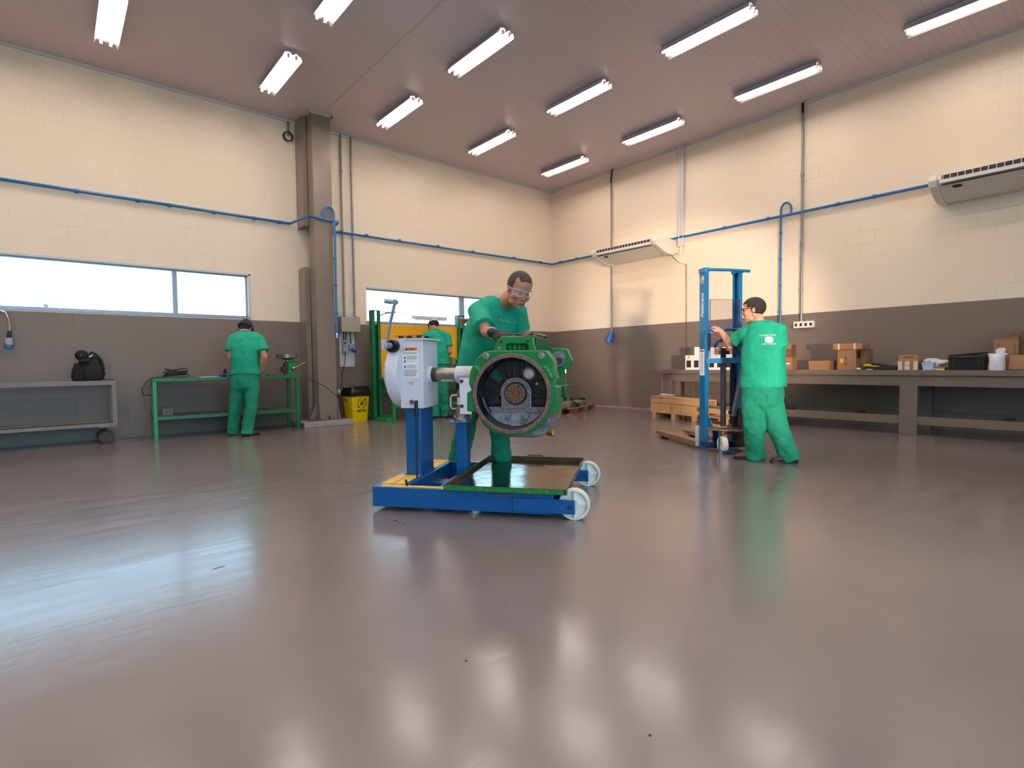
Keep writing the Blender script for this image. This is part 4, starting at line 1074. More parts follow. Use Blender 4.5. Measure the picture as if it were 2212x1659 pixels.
b = MB('green_dark'); b.bb((.05, 0, .28), (GW-.05, .03, .325)); b.bb((.05, GD-.03, .28), (GW-.05, GD, .325)); b.bb((0, .05, .28), (.03, GD-.05, .325)); b.bb((GW-.03, .05, .28), (GW, GD-.05, .325)); b.obj('shelf_frame', t, bevel=.003)
b = MB('bench_paint'); b.bb((.03, .03, .312), (GW-.03, GD-.03, .322)); b.obj('shelf', t)
b = MB('bench_paint'); b.bb((.12, .3, .3225), (.26, .45, .43)); q = b.obj('steel_offcut', off=(.19, .37, .3225), bevel=.003); q.matrix_world = GF @ Matrix.Translation((.19, .37, .3225)); tag(q, 'small dull steel block on the lower shelf of the green workbench', 'block')

# grey trolley at the left
t = thing('steel_trolley', 'long grey steel trolley on castors at the left edge', 'trolley', (-9.9, -.3, 0))
X0, X1, Y0, Y1 = -10.75, -8.98, -.56, -.1
b = MB('cart_grey')
for x in (X0, X1-.05):
    for y in (Y0, Y1-.05): b.bb((x, y, .28), (x+.05, y+.05, .80))
b.obj('upright', t)
b = MB('cart_grey'); b.bb((X0, Y0, .80), (X1, Y0+.045, .86)); b.bb((X0, Y1-.045, .80), (X1, Y1, .86)); b.bb((X0, Y0+.045, .801), (X0+.045, Y1-.045, .859)); b.bb((X1-.045, Y0+.045, .801), (X1, Y1-.045, .859)); b.bb((X0+.04, Y0+.04, .845), (X1-.04, Y1-.04, .852)); b.obj('top_frame', t, bevel=.003)
b = MB('cart_grey'); b.bb((X0, Y0, .235), (X1, Y0+.045, .28)); b.bb((X0, Y1-.045, .235), (X1, Y1, .28)); b.bb((X0, Y0+.045, .236), (X0+.045, Y1-.045, .279)); b.bb((X1-.045, Y0+.045, .236), (X1, Y1-.045, .279)); b.obj('bottom_frame', t, bevel=.003)
b = MB('rust_dark'); b.bb((X0+.04, Y0+.04, .25), (X1-.04, Y1-.04, .262)); b.obj('bottom_shelf', t)
for x in (X1-.12, X0+.12):
    for y in (Y0+.06, Y1-.06):
        b = MB('cart_grey'); b.bb((x-.09, y-.06, .222), (x+.09, y+.06, .235)); b.bar((x+.02, y-.035, .225), (x-.01, y-.035, .09), .004, .05, (0, 1, 0)); b.bar((x+.02, y+.035, .225), (x-.01, y+.035, .09), .004, .05, (0, 1, 0)); cf_ = b.obj('castor_fork', t)
        b = MB('rust_dark'); b.cyl((x-.01, y-.025, .085), (x-.01, y+.025, .085), .085, n=28); b.obj('castor_wheel', cf_, bevel=.008)
b = MB('plug_blue'); b.bb((X1+.002, -.36, .66), (X1+.02, -.33, .8)); b.obj('hanging_tag', t) if False else b.bm.free()
# ================================================================== people
TEX = {}
def clouds(sz):
    if sz not in TEX:
        t = bpy.data.textures.new('folds', 'CLOUDS'); t.noise_scale = sz; t.noise_depth = 2; TEX[sz] = t
    return TEX[sz]
def skin_over(o, vox, smooth=3, fold=0, fsz=.12):
    m = o.modifiers.new('remesh', 'REMESH'); m.mode = 'VOXEL'; m.voxel_size = vox; m.use_smooth_shade = True
    if smooth:
        m = o.modifiers.new('smooth', 'SMOOTH'); m.iterations = smooth; m.factor = .5
    if fold:
        m = o.modifiers.new('folds', 'DISPLACE'); m.texture = clouds(fsz); m.strength = fold; m.mid_level = .5
        m.texture_coords = 'GLOBAL'
    return o
def oval(c, rx, ry, Rv, Fv, n=28, e=2.3):
    out = []
    for i in range(n):
        a = 2*pi*i/n; ca, sa = cos(a), sin(a)
        out.append(V(c)+Rv*(rx*math.copysign(abs(ca)**(2/e), ca))+Fv*(ry*math.copysign(abs(sa)**(2/e), sa)))
    return out
def add_head(b, M, scale=1.0):
    S = M @ Matrix.Scale(scale, 4)
    X, Y, Z = V((1, 0, 0)), V((0, 1, 0)), V((0, 0, 1))
    prof = [(-.118, .05, .024, .022), (-.108, .040, .042, .046), (-.085, .028, .056, .066), (-.055, .018, .064, .080), (-.015, .006, .071, .090),
            (.02, .0, .075, .096), (.055, -.004, .077, .098), (.085, -.007, .070, .090), (.108, -.009, .052, .070), (.122, -.01, .024, .034)]
    b.loft([[S @ p for p in oval((0, y, z), rx, ry, X, Y, 26, 2.15)] for z, y, rx, ry in prof])
    R3 = S.to_3x3()
    def bl(c, r, rot=None): b.ball(S @ V(c), r, R3 @ (rot or Matrix.Identity(3)), 12)
    b.loft([[S @ p for p in oval((0, y, z), rx, ry, X, Y, 10, 2)] for z, y, rx, ry in
            [(.012, .092, .006, .006), (-.008, .098, .008, .01), (-.028, .106, .012, .014), (-.04, .108, .016, .013), (-.047, .10, .012, .008)]])
    for s in (-1, 1):
        bl((s*.030, .089, .022), (.026, .010, .007))                # brow
        bl((s*.045, .070, -.030), (.024, .022, .022))               # cheek
        bl((s*.014, .100, -.040), (.007, .009, .006))               # nostril wing
        bl((s*.078, -.004, -.008), (.007, .018, .031), Matrix.Rotation(R(-12), 3, 'X'))
        bl((s*.082, -.012, .004), (.007, .014, .019))
        bl((s*.082, -.006, -.03), (.007, .009, .009))
        bl((s*.048, .03, -.088), (.016, .028, .018))                # jaw corner
    bl((0, .092, -.069), (.024, .011, .006)); bl((0, .090, -.078), (.021, .011, .006))
    bl((0, .078, -.105), (.022, .018, .014))
def add_hand(b, wrist, d, n, side, sc=1.0, curl=25, spread=5, fat=1.0, pinch=False):
    # d: towards the fingers, n: back of the hand outwards, side: direction of the thumb
    d = V(d).normalized(); n = (V(n)-d*V(n).dot(d)).normalized(); t = d.cross(n)
    if t.dot(V(side)) < 0: t = -t
    w = V(wrist)
    Mx = Matrix((t, d, n)).transposed()
    b.ball(w+d*.05*sc, (.040*sc*fat, .052*sc, .017*sc*fat), Mx, 14)
    b.ball(w+d*.075*sc, (.042*sc*fat, .022*sc, .014*sc*fat), Mx, 12)
    b.cap(w-d*.01, w+d*.03*sc, .026*sc*fat, .026*sc*fat, 12)
    L = [.070, .080, .074, .058]
    for k in range(4):
        off = (.030-.020*k)*sc
        p = w+d*(.088-.006*abs(k-1.2))*sc+t*off; a = 0; r = (.0095-.0006*k)*sc*fat
        dd = (d+t*(.035*spread/5*(1.5-k))).normalized()
        cu_ = curl*(1+.12*k)
        for seg in (.45, .32, .25):
            a += R(cu_); v = dd*cos(a)-n*sin(a); q = p+v*L[k]*seg*sc
            b.cap(p, q, r, r*.92, 10); p = q; r *= .92
    p = w+d*.03*sc+t*.030*sc; v = (d*.75+t*.6-n*.35).normalized()
    q = p+v*.042*sc; b.cap(p, q, .0125*sc*fat, .011*sc*fat, 10)
    v = (d*.95+t*.1-n*.45).normalized(); b.cap(q, q+v*.03*sc, .011*sc*fat, .009*sc*fat, 10)

def hair_shell(M, sc, keep, m_, parent, thick=.006, r=(.0835, .1085, .0975), c=(0, -.008, .030)):
    b = MB(m_); n, h = 56, 40; idx = {}; pts = []; fc = []
    for i in range(h+1):
        t = pi*i/h
        for j in range(n):
            a = 2*pi*j/n
            p = V((c[0]+r[0]*sin(t)*cos(a), c[1]+r[1]*sin(t)*sin(a), c[2]+r[2]*cos(t)))
            idx[(i, j)] = len(pts); pts.append(p)
    for i in range(h):
        for j in range(n):
            q = [idx[(i, j)], idx[(i+1, j)], idx[(i+1, (j+1) % n)], idx[(i, (j+1) % n)]]
            cc = sum((pts[k] for k in q), V((0, 0, 0)))/4
            if keep(cc.x, cc.y, cc.z): fc.append(q)
    S = M @ Matrix.Scale(sc, 4)
    used = sorted({k for f in fc for k in f}); mp = {k: i for i, k in enumerate(used)}
    b.add([S @ pts[k] for k in used], [[mp[k] for k in f] for f in fc])
    bmesh.ops.remove_doubles(b.bm, verts=b.bm.verts, dist=.0004)
    o = b.obj('hair', parent, smooth=180)
    m = o.modifiers.new('thick', 'SOLIDIFY'); m.thickness = thick; m.offset = .3
    m = o.modifiers.new('folds', 'DISPLACE'); m.texture = clouds(.012); m.strength = .004; m.texture_coords = 'GLOBAL'
    return o

def person(label, P, skin, group=None):
    """P: joints in world space. head matrix P['head']; up to hem radii."""
    foot = (V(P['Lan'])+V(P['Ran']))/2
    root = thing('person', label, 'person', (foot.x, foot.y, 0))
    k = P.get('k', 1.0)
    Rv = (V(P['Rsh'])-V(P['Lsh'])).normalized()          # to the person's right
    up = (V(P['neck'])-V(P['hem'])).normalized()
    Fv = up.cross(Rv).normalized(); Rv = Fv.cross(up).normalized()
    if P.get('flip'): Fv = -Fv
    # ---------------- body: one skin
    b = MB(skin); hd = P['head']; hc = hd.translation
    add_head(b, hd, P.get('hs', 1.0))
    nk = V(P['neck']); hb = hd @ V((0, -.02, -.06)); b.cap(nk-up*.05, hb, .054*k, .053*k, 18)
    b.cap(hd @ V((0, .01, -.09)), nk+(hb-nk)*.4, .04, .055, 14)
    tr = P['torso']
    b.loft([oval(c, rx*.82, ry*.8, Rv, Fv) for c, rx, ry in tr])
    hip = (V(P['Lhip'])+V(P['Rhip']))/2; b.ball(hip, .095*k, n=16); b.cap(hip, V(tr[0][0]), .09*k, .09*k)
    for s in 'LR':
        sh, el, wr = V(P[s+'sh']), V(P[s+'el']), V(P[s+'wr'])
        b.cap(nk-up*.06, sh, .055*k, .055*k); b.cap(sh, el, .052*k, .040*k, 16)
        mid = el+(wr-el)*.35; b.cap(el, mid, .041*k, .040*k, 16); b.cap(mid, wr, .040*k, .027*k, 16)
        hpv = P.get(s+'hand')
        if hpv: add_hand(b, wr, *hpv['dir'], curl=hpv.get('curl', 25), sc=P.get('hsc', 1.0))
        hp, kn, an = V(P[s+'hip']), V(P[s+'kn']), V(P[s+'an'])
        b.cap(hp, kn, .07*k, .052*k, 16); b.cap(kn, an, .052*k, .038, 16)
        toe = V(P[s+'toe']); b.cap(an, V((an.x, an.y, .045)), .036, .034, 12); b.cap(V((an.x, an.y, .045)), V((an.x, an.y, .04))+toe*.12, .032, .024, 12)
    o = b.obj('body', root, smooth=180); skin_over(o, P.get('vox', .007), 2)
    # ---------------- shirt
    b = MB('shirt_green')
    b.loft([oval(c, rx, ry, Rv, Fv) for c, rx, ry in tr])
    for s in 'LR':
        sh, el = V(P[s+'sh']), V(P[s+'el']); f = P.get('sl', .62)
        inner = sh+(V(tr[-2][0])-sh)*.55
        b.cap(inner, sh, .085*k, .078*k, 18); e = sh+(el-sh)*f
        b.ball(sh, .080*k, n=18)
        b.cyl(sh, e, .078*k, .084*k, 22)
    sh_o = b.obj('shirt', root, smooth=180); skin_over(sh_o, .009, 3, .026, .13)
    if P.get('collar', True):
        b = MB('shirt_green'); c = V(tr[-1][0])+up*.004
        b.tube([c+Rv*(tr[-1][1]*.98*cos(a))+Fv*(tr[-1][2]*.98*sin(a)) for a in [2*pi*i/20 for i in range(20)]], .009, 8, closed=True)
        b.obj('collar', root, smooth=180)
    # ---------------- trousers
    b = MB('trouser_green')
    hm = V(P['hem']); top = V(P['belt']) if 'belt' in P else hm+V((0, 0, .06))
    wr_, wd_ = P.get('hipr', (.175, .125))
    Fh = V((Fv.x, Fv.y, 0)).normalized(); Rh = V((Rv.x, Rv.y, 0)).normalized()
    b.loft([oval(top, wr_*.9, wd_*.92, Rh, Fh), oval(hip+V((0, 0, .05)), wr_, wd_, Rh, Fh), oval(hip-V((0, 0, .05)), wr_*.98, wd_, Rh, Fh), oval(hip-V((0, 0, .11)), wr_*.75, wd_*.7, Rh, Fh)])
    lw = P.get('legw', (.098, .082, .078))
    for s in 'LR':
        hp, kn, an = V(P[s+'hip']), V(P[s+'kn']), V(P[s+'an'])
        b.cap(hp, kn, lw[0]*k, lw[1]*k, 22); e = V((an.x, an.y, .035))+(V(P[s+'toe'])*-.01)
        m_ = kn+(e-kn)*.78
        b.cap(kn, m_, lw[1]*k, lw[2]*k*.97, 22); b.cyl(m_, e, lw[2]*k*.97, lw[2]*k*1.05, 22)
    o = b.obj('trousers', root, smooth=180); skin_over(o, .010, 4, .040, .12)
    # ---------------- shoes
    for s in 'LR':
        an = V(P[s+'an']); t = V(P[s+'toe']); t = V((t.x, t.y, 0)).normalized(); r = t.cross(V((0, 0, 1)))
        b = MB(P.get('shoe', 'shoe_brown')); c = V((an.x, an.y, 0))
        rings = []
        for f, w, h in ((-.085, .020, .05), (-.075, .034, .085), (-.03, .04, .10), (.03, .041, .10), (.08, .045, .075), (.13, .046, .055), (.17, .038, .045), (.195, .018, .032)):
            q = c+t*f
            rings.append([q+r*(w*cos(a))+V((0, 0, .012+h*.5+(h*.5)*sin(a))) for a in [2*pi*i/16 for i in range(16)]])
        b.loft(rings); o = b.obj('shoe', root, smooth=180)
        m = o.modifiers.new('s', 'SUBSURF'); m.levels = 1; m.render_levels = 1
        b = MB('shoe_black')
        pts = [(-.09, .0), (-.08, .03), (-.03, .041), (.05, .044), (.12, .050), (.17, .042), (.2, .018), (.203, 0)]
        out_ = pts + [(x, -y) for x, y in reversed(pts) if y > 0]
        M_ = Matrix((t, r, V((0, 0, 1)))).transposed().to_4x4(); M_.translation = c
        n_ = len(out_)
        b.add([M_ @ V((x, y, z)) for z in (.0, .022) for x, y in out_], [list(range(n_)), list(range(2*n_-1, n_-1, -1))]+[(i, (i+1) % n_, n_+(i+1) % n_, n_+i) for i in range(n_)])
        b.obj('shoe_sole', root)
    return root, Rv, Fv, up, sh_o

def headmat(c, f, u):
    u = V(u).normalized(); f = V(f); f = (f-u*f.dot(u)).normalized(); r = f.cross(u)
    M = Matrix((r, f, u)).transposed().to_4x4(); M.translation = V(c); return M
def eyes(M, root, sc=1.0):
    S = M @ Matrix.Scale(sc, 4)
    for s in (-1, 1):
        b = MB('eye'); b.ball(S @ V((s*.030, .0925, .001)), (.0125, .0055, .0062), S.to_3x3(), 10); b.obj('eye', root)
        b = MB('hair_dark'); b.tube([S @ V((s*x, y, z)) for x, y, z in ((.012, .1, .019), (.028, .102, .025), (.045, .092, .022))], .0042, 6); b.obj('eyebrow', root)
    b = MB('lip'); b.ball(S @ V((0, .1005, -.073)), (.022, .006, .0055), S.to_3x3(), 12); b.obj('mouth', root)
def project_to(o, tgt, off=.004):
    m = o.modifiers.new('lay', 'SHRINKWRAP'); m.target = tgt; m.wrap_method = 'NEAREST_SURFACEPOINT'; m.offset = off

# ---------- the mechanic at the engine (faces the viewer)
D = deep
hm = headmat(D(1121, 625, 4.42), cv(.36, -.52, .75), cv(.30, .88, .44))
P = dict(head=hm, hs=1.13, k=1.12, vox=.006, hsc=1.1,
         neck=D(1083, 647, 4.60), hem=D(1040, 812, 4.80), belt=D(1038, 800, 4.82),
         Lsh=D(1116, 672, 4.72), Rsh=D(1034, 672, 4.56),
         Lel=D(1124, 722, 4.85), Lwr=D(1150, 728, 4.62),
         Rel=D(1050, 716, 4.34), Rwr=D(1064, 719, 4.12),
         Lhip=D(1062, 835, 4.78), Rhip=D(1022, 835, 4.82),
         Lkn=D(1078, 915, 4.66), Lan=D(1088, 1010, 4.78), Rkn=D(1006, 925, 4.76), Ran=D(978, 1006, 4.86),
         Ltoe=cv(.1, 0, .8), Rtoe=cv(-.15, 0, .8), collar=False, sl=.80, hipr=(.20, .155), legw=(.098, .078, .076), shoe='shoe_brown')
P['torso'] = [(D(1040, 838, 4.83), .212, .175), (D(1041, 800, 4.80), .218, .18), (D(1046, 752, 4.76), .216, .175), (D(1060, 708, 4.70), .215, .15), (D(1073, 672, 4.66), .190, .125), (D(1080, 655, 4.63), .140, .10), (D(1086, 643, 4.60), .086, .080)]
root, Rv, Fv, up, sho = person('man in green work clothes and clear safety glasses leaning over the engine, black gloves', P, 'skin_brown')
eyes(hm, root, 1.13)
def keep3(x, y, z):
    if z > .112 and y < .03: return True
    if y < -.02: return z > -.045
    if y < .032: return z > .012
    return z > .084 and abs(x) < .046 and y < .078
hair_shell(hm, 1.13, keep3, 'hair_grey', root)
S = hm @ Matrix.Scale(1.13, 4)
b = MB('goggle'); 
for s in (-1, 1):
    rows = []
    for zz in (.024, .004, -.018):
        rows.append([S @ V((s*x, y, zz*(1-.004/.02*(x > .06)))) for x, y in ((.008, .112), (.03, .113), (.052, .104), (.068, .086), (.074, .066))])
    pts = [p for r_ in rows for p in r_]; b.add(pts, [(i+5*j, i+1+5*j, i+6+5*j, i+5+5*j) for i in range(4) for j in range(2)])
gl = b.obj('goggle_lens', root, smooth=180); gl.modifiers.new('t', 'SOLIDIFY').thickness = .002
b = MB('goggle_rim')
b.tube([S @ V(p) for p in ((-.076, .066, .024), (-.052, .106, .026), (-.02, .116, .025), (.02, .116, .025), (.052, .106, .026), (.076, .066, .024))], .0028, 6)
for s in (-1, 1):
    b.tube([S @ V(p) for p in ((s*.076, .066, .024), (s*.078, .066, -.015), (s*.05, .104, -.019), (s*.02, .113, -.016), (s*.008, .114, .0))], .0018, 6)
    b.tube([S @ V(p) for p in ((s*.077, .066, .014), (s*.083, .03, .012), (s*.084, -.005, .008))], .003, 6)
b.obj('goggle_frame', root)
b = MB('mesh_wire'); b.tube([S @ V(p) for p in ((-.080, .0, -.025), (-.084, .002, -.06), (-.078, -.01, -.10), (-.06, -.04, -.13))], .0018, 5); b.obj('earplug_cord', root)
# gloved hands
b = MB('glove_black')
w = V(P['Rwr'])
add_hand(b, w, cv(.80, -.22, .30), cv(-.25, .80, .50), cv(.0, -.2, 1), sc=1.3, curl=26, fat=1.15)
o = b.obj('glove', root, smooth=180); skin_over(o, .0045, 1)
b = MB('glove_black')
add_hand(b, V(P['Lwr']), cv(.50, -.05, .6), cv(-.1, .95, .3), cv(-.6, 0, 1), sc=1.3, curl=24, fat=1.15)
o = b.obj('glove', root, smooth=180); skin_over(o, .0045, 1)
b = MB('cuff_white'); d = cv(.80, -.22, .30)
dd = (V(P['Rwr'])-V(P['Rel'])).normalized()
b.tube([w-dd*.012+a for a in [cr*(.040*cos(t_))+(cu*.9+fw*-.4).normalized()*(.040*sin(t_)) for t_ in [2*pi*i/18 for i in range(18)]]], .006, 6, closed=True); b.obj('glove_cuff', root)
# small chest emblem and name
cp = D(1091, 689, 4.45)
M = basis(cp, cr*1.0-cu*.12, cu+cr*.12)
text_on('\u25cf John Deere', .016, M, 'cuff_white', root, 'chest_emblem', sho)
cp = D(1113, 693, 4.55); M = basis(cp, cr*.8-cu*.3, cu+cr*.2); text_on('Tracbel', .012, M, 'cuff_white', root, 'chest_lettering', sho)

# ---------- worker at the green bench, seen from behind
D = lambda x, y, d: deep(x, y, d*1.108)
hm = headmat(D(531, 710, 7.38), cv(.02, -.50, -.86), cv(0, .86, -.48))
P = dict(head=hm, hs=1.05, k=1.08, vox=.009,
         neck=D(532, 721, 7.29), hem=D(531, 806, 7.22), belt=D(531, 800, 7.22),
         Lsh=D(504, 735, 7.26), Rsh=D(561, 735, 7.26), Lel=D(498, 772, 7.2), Lwr=D(502, 803, 6.95), Rel=D(571, 771, 7.2), Rwr=D(566, 806, 6.95),
         Lhip=D(515, 830, 7.22), Rhip=D(544, 830, 7.22), Lkn=D(508, 880, 7.25), Rkn=D(543, 880, 7.2), Lan=D(504, 930, 7.32), Ran=D(534, 932, 7.18),
         Ltoe=cv(-.5, 0, -.9), Rtoe=cv(.5, 0, -.9), sl=.66, hipr=(.19, .135), legw=(.096, .08, .074))
P['Lwr'] = D(503, 800, 7.32); P['Rwr'] = D(563, 803, 7.30)
P['Lhand'] = dict(dir=(cv(.4, -.3, -.9), cv(-.3, .8, .3), cv(1, 0, 0)), curl=25); P['Rhand'] = dict(dir=(cv(-.4, -.3, -.9), cv(.3, .8, .3), cv(-1, 0, 0)), curl=25)
P['torso'] = [(D(531, 811, 7.22), 0.204, 0.149), (D(531, 800, 7.22), 0.200, 0.149), (D(530, 775, 7.2), 0.194, 0.143), (D(531, 750, 7.22), 0.215, 0.143), (D(532, 733, 7.25), 0.207, 0.127), (D(532, 724, 7.27), 0.143, 0.099), (D(532, 718, 7.29), 0.083, 0.077)]
root, *_ = person('man in green clothes and dark cap bent over the green workbench, seen from behind', P, 'skin_brown')
hair_shell(hm, 1.03, lambda x, y, z: z > -.052 and y < -.01 or (z > 0 and y < .03), 'hair_dark', root, .004)
def cap_(hm, sc, m1, m2, root, back=False, brim=True):
    S = hm @ Matrix.Scale(sc, 4); b = MB(m1); n, h = 32, 10; pts = []; fc = []
    for i in range(h+1):
        t = (pi/2)*i/h
        for j in range(n):
            a = 2*pi*j/n; pts.append(S @ V((.092*sin(t)*cos(a), -.008+.117*sin(t)*sin(a), .012+.127*cos(t))))
    for i in range(h):
        for j in range(n): fc.append((i*n+j, (i+1)*n+j, (i+1)*n+(j+1) % n, i*n+(j+1) % n))
    b.add(pts, fc); bmesh.ops.remove_doubles(b.bm, verts=b.bm.verts, dist=.0004)
    o = b.obj('cap_crown', root, smooth=180); o.modifiers.new('t', 'SOLIDIFY').thickness = .004
    b = MB(m2); b.tube([S @ V((.093*cos(a), -.008+.118*sin(a), .012)) for a in [2*pi*i/32 for i in range(32)]], .009, 8, closed=True); b.obj('cap_band', root, smooth=180)
    if brim:
        b = MB(m2); rows = []
        for f in (0, .35, .7, 1.0):
            rows.append([S @ V((.088*(1-.15*f*f)*sin(a), -.008+.112*cos(a)+.07*f*max(cos(a), .05)**.5, .012-.018*f)) for a in [R(-62+i*124/14) for i in range(15)]])
        pts = [p for r_ in rows for p in r_]; b.add(pts, [(i+15*j, i+1+15*j, i+16+15*j, i+15+15*j) for i in range(14) for j in range(3)])
        o = b.obj('cap_visor', root, smooth=180); o.modifiers.new('t', 'SOLIDIFY').thickness = .003
cap_(hm, 1.07, 'cap_navy', 'cap_navy', root)
D = lambda x, y, d: deep(x, y, d*1.027)

# ---------- worker at the yellow pegboard, seen from behind
hm = headmat(D(936, 702, 10.14), cv(-.45, -.50, -.80), cv(-.15, .88, -.45))
P = dict(head=hm, hs=1.02, k=1.05, vox=.010,
         neck=D(941, 717, 10.07), hem=D(947, 786, 10.0), belt=D(947, 778, 10.0),
         Lsh=D(922, 727, 10.0), Rsh=D(965, 727, 10.0), Lel=D(915, 756, 9.95), Lwr=D(925, 772, 9.65), Rel=D(972, 760, 9.98), Rwr=D(966, 768, 9.62),
         Lhip=D(938, 806, 10.0), Rhip=D(957, 806, 10.0), Lkn=D(939, 850, 10.0), Rkn=D(959, 850, 10.0), Lan=D(940, 896, 10.0), Ran=D(961, 894, 10.1),
         Ltoe=cv(-.35, 0, -.9), Rtoe=cv(.15, 0, -.9), sl=.66, hipr=(.19, .14), legw=(.098, .086, .08))
P['Lwr'] = D(925, 776, 10.25); P['Rwr'] = D(964, 772, 10.22)
P['Lhand'] = dict(dir=(cv(.3, -.2, -.9), cv(-.3, .8, .3), cv(1, 0, 0)), curl=25); P['Rhand'] = dict(dir=(cv(-.3, -.2, -.9), cv(.3, .8, .3), cv(-1, 0, 0)), curl=25)
P['torso'] = [(D(947, 790, 10.0), .205, .15), (D(947, 780, 10.0), .205, .15), (D(947, 762, 10.0), .205, .15), (D(945, 742, 10.02), .22, .145), (D(943, 727, 10.05), .205, .12), (D(942, 719, 10.06), .14, .095), (D(940, 713, 10.08), .078, .07)]
root, *_ = person('man in green clothes and pale cap working at the yellow pegboard, seen from behind', P, 'skin_brown')
hair_shell(hm, 1.03, lambda x, y, z: z > -.052 and y < -.01 or (z > 0 and y < .03), 'hair_dark', root, .004)
cap_(hm, 1.04, 'cap_beige', 'cap_navy', root)

D = deep
# ---------- worker pushing the stacker, seen from behind
hm = headmat(D(1628, 670, 5.52), cv(-.86, -.10, -.50), cv(-.06, .99, -.06))
P = dict(head=hm, hs=1.0, k=1.05, vox=.006,
         neck=D(1640, 693, 5.46), hem=D(1648, 830, 5.5), belt=D(1648, 822, 5.5),
         Lsh=D(1616, 719, 5.58), Rsh=D(1681, 716, 5.36), Lel=D(1577, 742, 5.85), Lwr=D(1556, 716, 6.02), Rel=D(1684, 768, 5.38), Rwr=D(1630, 765, 5.72),
         Lhip=D(1630, 862, 5.5), Rhip=D(1664, 862, 5.45), Lkn=D(1630, 920, 5.46), Rkn=D(1680, 925, 5.36), Lan=D(1630, 980, 5.56), Ran=D(1704, 985, 5.42),
         Ltoe=cv(-.95, 0, -.35), Rtoe=cv(-.6, 0, .1), sl=.62, hipr=(.20, .155), legw=(.118, .098, .09))
P['Lhand'] = dict(dir=(cv(-.50, .40, -.55), cv(-.1, .75, .65), cv(.9, .1, -.2)), curl=52)
P['hsc'] = 1.2
P['Rhand'] = dict(dir=(cv(-.7, .3, -.5), cv(-.1, .5, .8), cv(-.3, .9, 0)), curl=40)
P['torso'] = [(D(1649, 836, 5.5), .215, .165), (D(1649, 822, 5.5), .215, .168), (D(1649, 790, 5.5), .208, .165), (D(1649, 750, 5.48), .208, .15), (D(1648, 722, 5.47), .185, .125), (D(1645, 706, 5.46), .135, .10), (D(1640, 695, 5.46), .078, .075)]
root, Rv, Fv, up, sho = person('man in green work clothes pushing the blue stacker, white print on his back', P, 'skin_light')
eyes(hm, root)
hair_shell(hm, 1.0, lambda x, y, z: (z > .07) if y > .05 else (z > .02 if y > .01 else z > -.055), 'hair_dark', root, .008)
S = hm
b = MB('label_black')
b.tube([S @ V(p) for p in ((-.075, .06, .015), (-.05, .106, .018), (.0, .116, .015), (.05, .106, .018), (.075, .06, .015), (.082, 0, .01))], .003, 6)
b.tube([S @ V(p) for p in ((-.075, .06, .015), (-.082, 0, .01))], .003, 6); b.obj('glasses_frame', root)
b = MB('dark_blue'); b.tube([S @ V(p) for p in ((-.080, .0, -.025), (-.084, .002, -.06), (-.074, -.02, -.10))], .002, 5); b.obj('earplug_cord', root)
cb = D(1661, 723, 5.28); bx = cr*.93-fw*-.30; bx = (cr-fw*.22).normalized()
M = basis(cb, bx, cu); text_on('Tracbel Agro', .027, M, 'paper_white', root, 'back_lettering', sho)
M = basis(D(1663, 742, 5.28), bx, cu); text_on('John Deere', .027, M, 'paper_white', root, 'back_lettering', sho)
Mc = basis(D(1663, 733, 5.28), bx, cu); n_ = 28
def laid(b, name, off):
    o = b.obj(name, smooth=0); o.parent = root; o.matrix_local = Matrix.Translation(-OFF[root.name]) @ Mc; lay_on(o, sho, off)
b = MB('paper_white'); rings = [[(0, 0, 0)]]
oc = [V((.034*math.copysign(abs(cos(a))**.6, cos(a)), .030*math.copysign(abs(sin(a))**.6, sin(a)), 0)) for a in [2*pi*i/n_ for i in range(n_)]]
pts = [V((0, 0, 0))]+[p*f_ for f_ in (.25, .5, .75, 1) for p in oc]
b.add(pts, [(0, i+1, (i+1) % n_+1) for i in range(n_)]+[(k*n_+i+1, (k+1)*n_+i+1, (k+1)*n_+(i+1) % n_+1, k*n_+(i+1) % n_+1) for k in range(3) for i in range(n_)])
laid(b, 'back_emblem', .004)
b = MB('red_mark')
for x, y, w_, h_ in ((0, -.003, .022, .004), (-.006, .007, .004, .012)):
    b.add([V((x+sx*w_/2, y+sy*h_/2, 0)) for sx, sy in ((-1, -1), (1, -1), (1, 1), (-1, 1))], [(0, 1, 2, 3)])
laid(b, 'emblem_mark', .0065)
# ================================================================== things on and around
def simple(b, name, label, cat, at, group=None, bevel=0, smooth=35, M=None):
    o = b.obj(name, off=at, bevel=bevel, smooth=smooth)
    return tag(o, label, cat, group)
# rag and steel rule on the engine top (stand frame)
def inS(b, name, label, cat, at, **k):
    o = b.obj(name, off=at, **k); o.matrix_world = SF @ Matrix.Translation(V(at)); return tag(o, label, cat)
b = MB('bin_bag')
for p, r in (((EX+.09, .80, zt+.02), (.045, .06, .025)), ((EX+.12, .86, zt+.015), (.05, .05, .018)), ((EX+.06, .77, zt+.012), (.04, .04, .014))): b.ball(p, r)
inS(b, 'black_rag', 'crumpled black rag on top of the green engine', 'rag', (EX+.09, .8, zt+.006), smooth=180)
h0 = SF.inverted() @ (V(P3R) if False else deep(1088, 722, 4.02))
b = MB('chrome'); b.bar(h0+V((-.05, .02, .012)), V((xr-.03, TY0+.06, zt+.016)), .022, .0025)
inS(b, 'steel_rule', 'thin shiny steel rule held on the engine top by the gloved hand', 'ruler', tuple(h0))

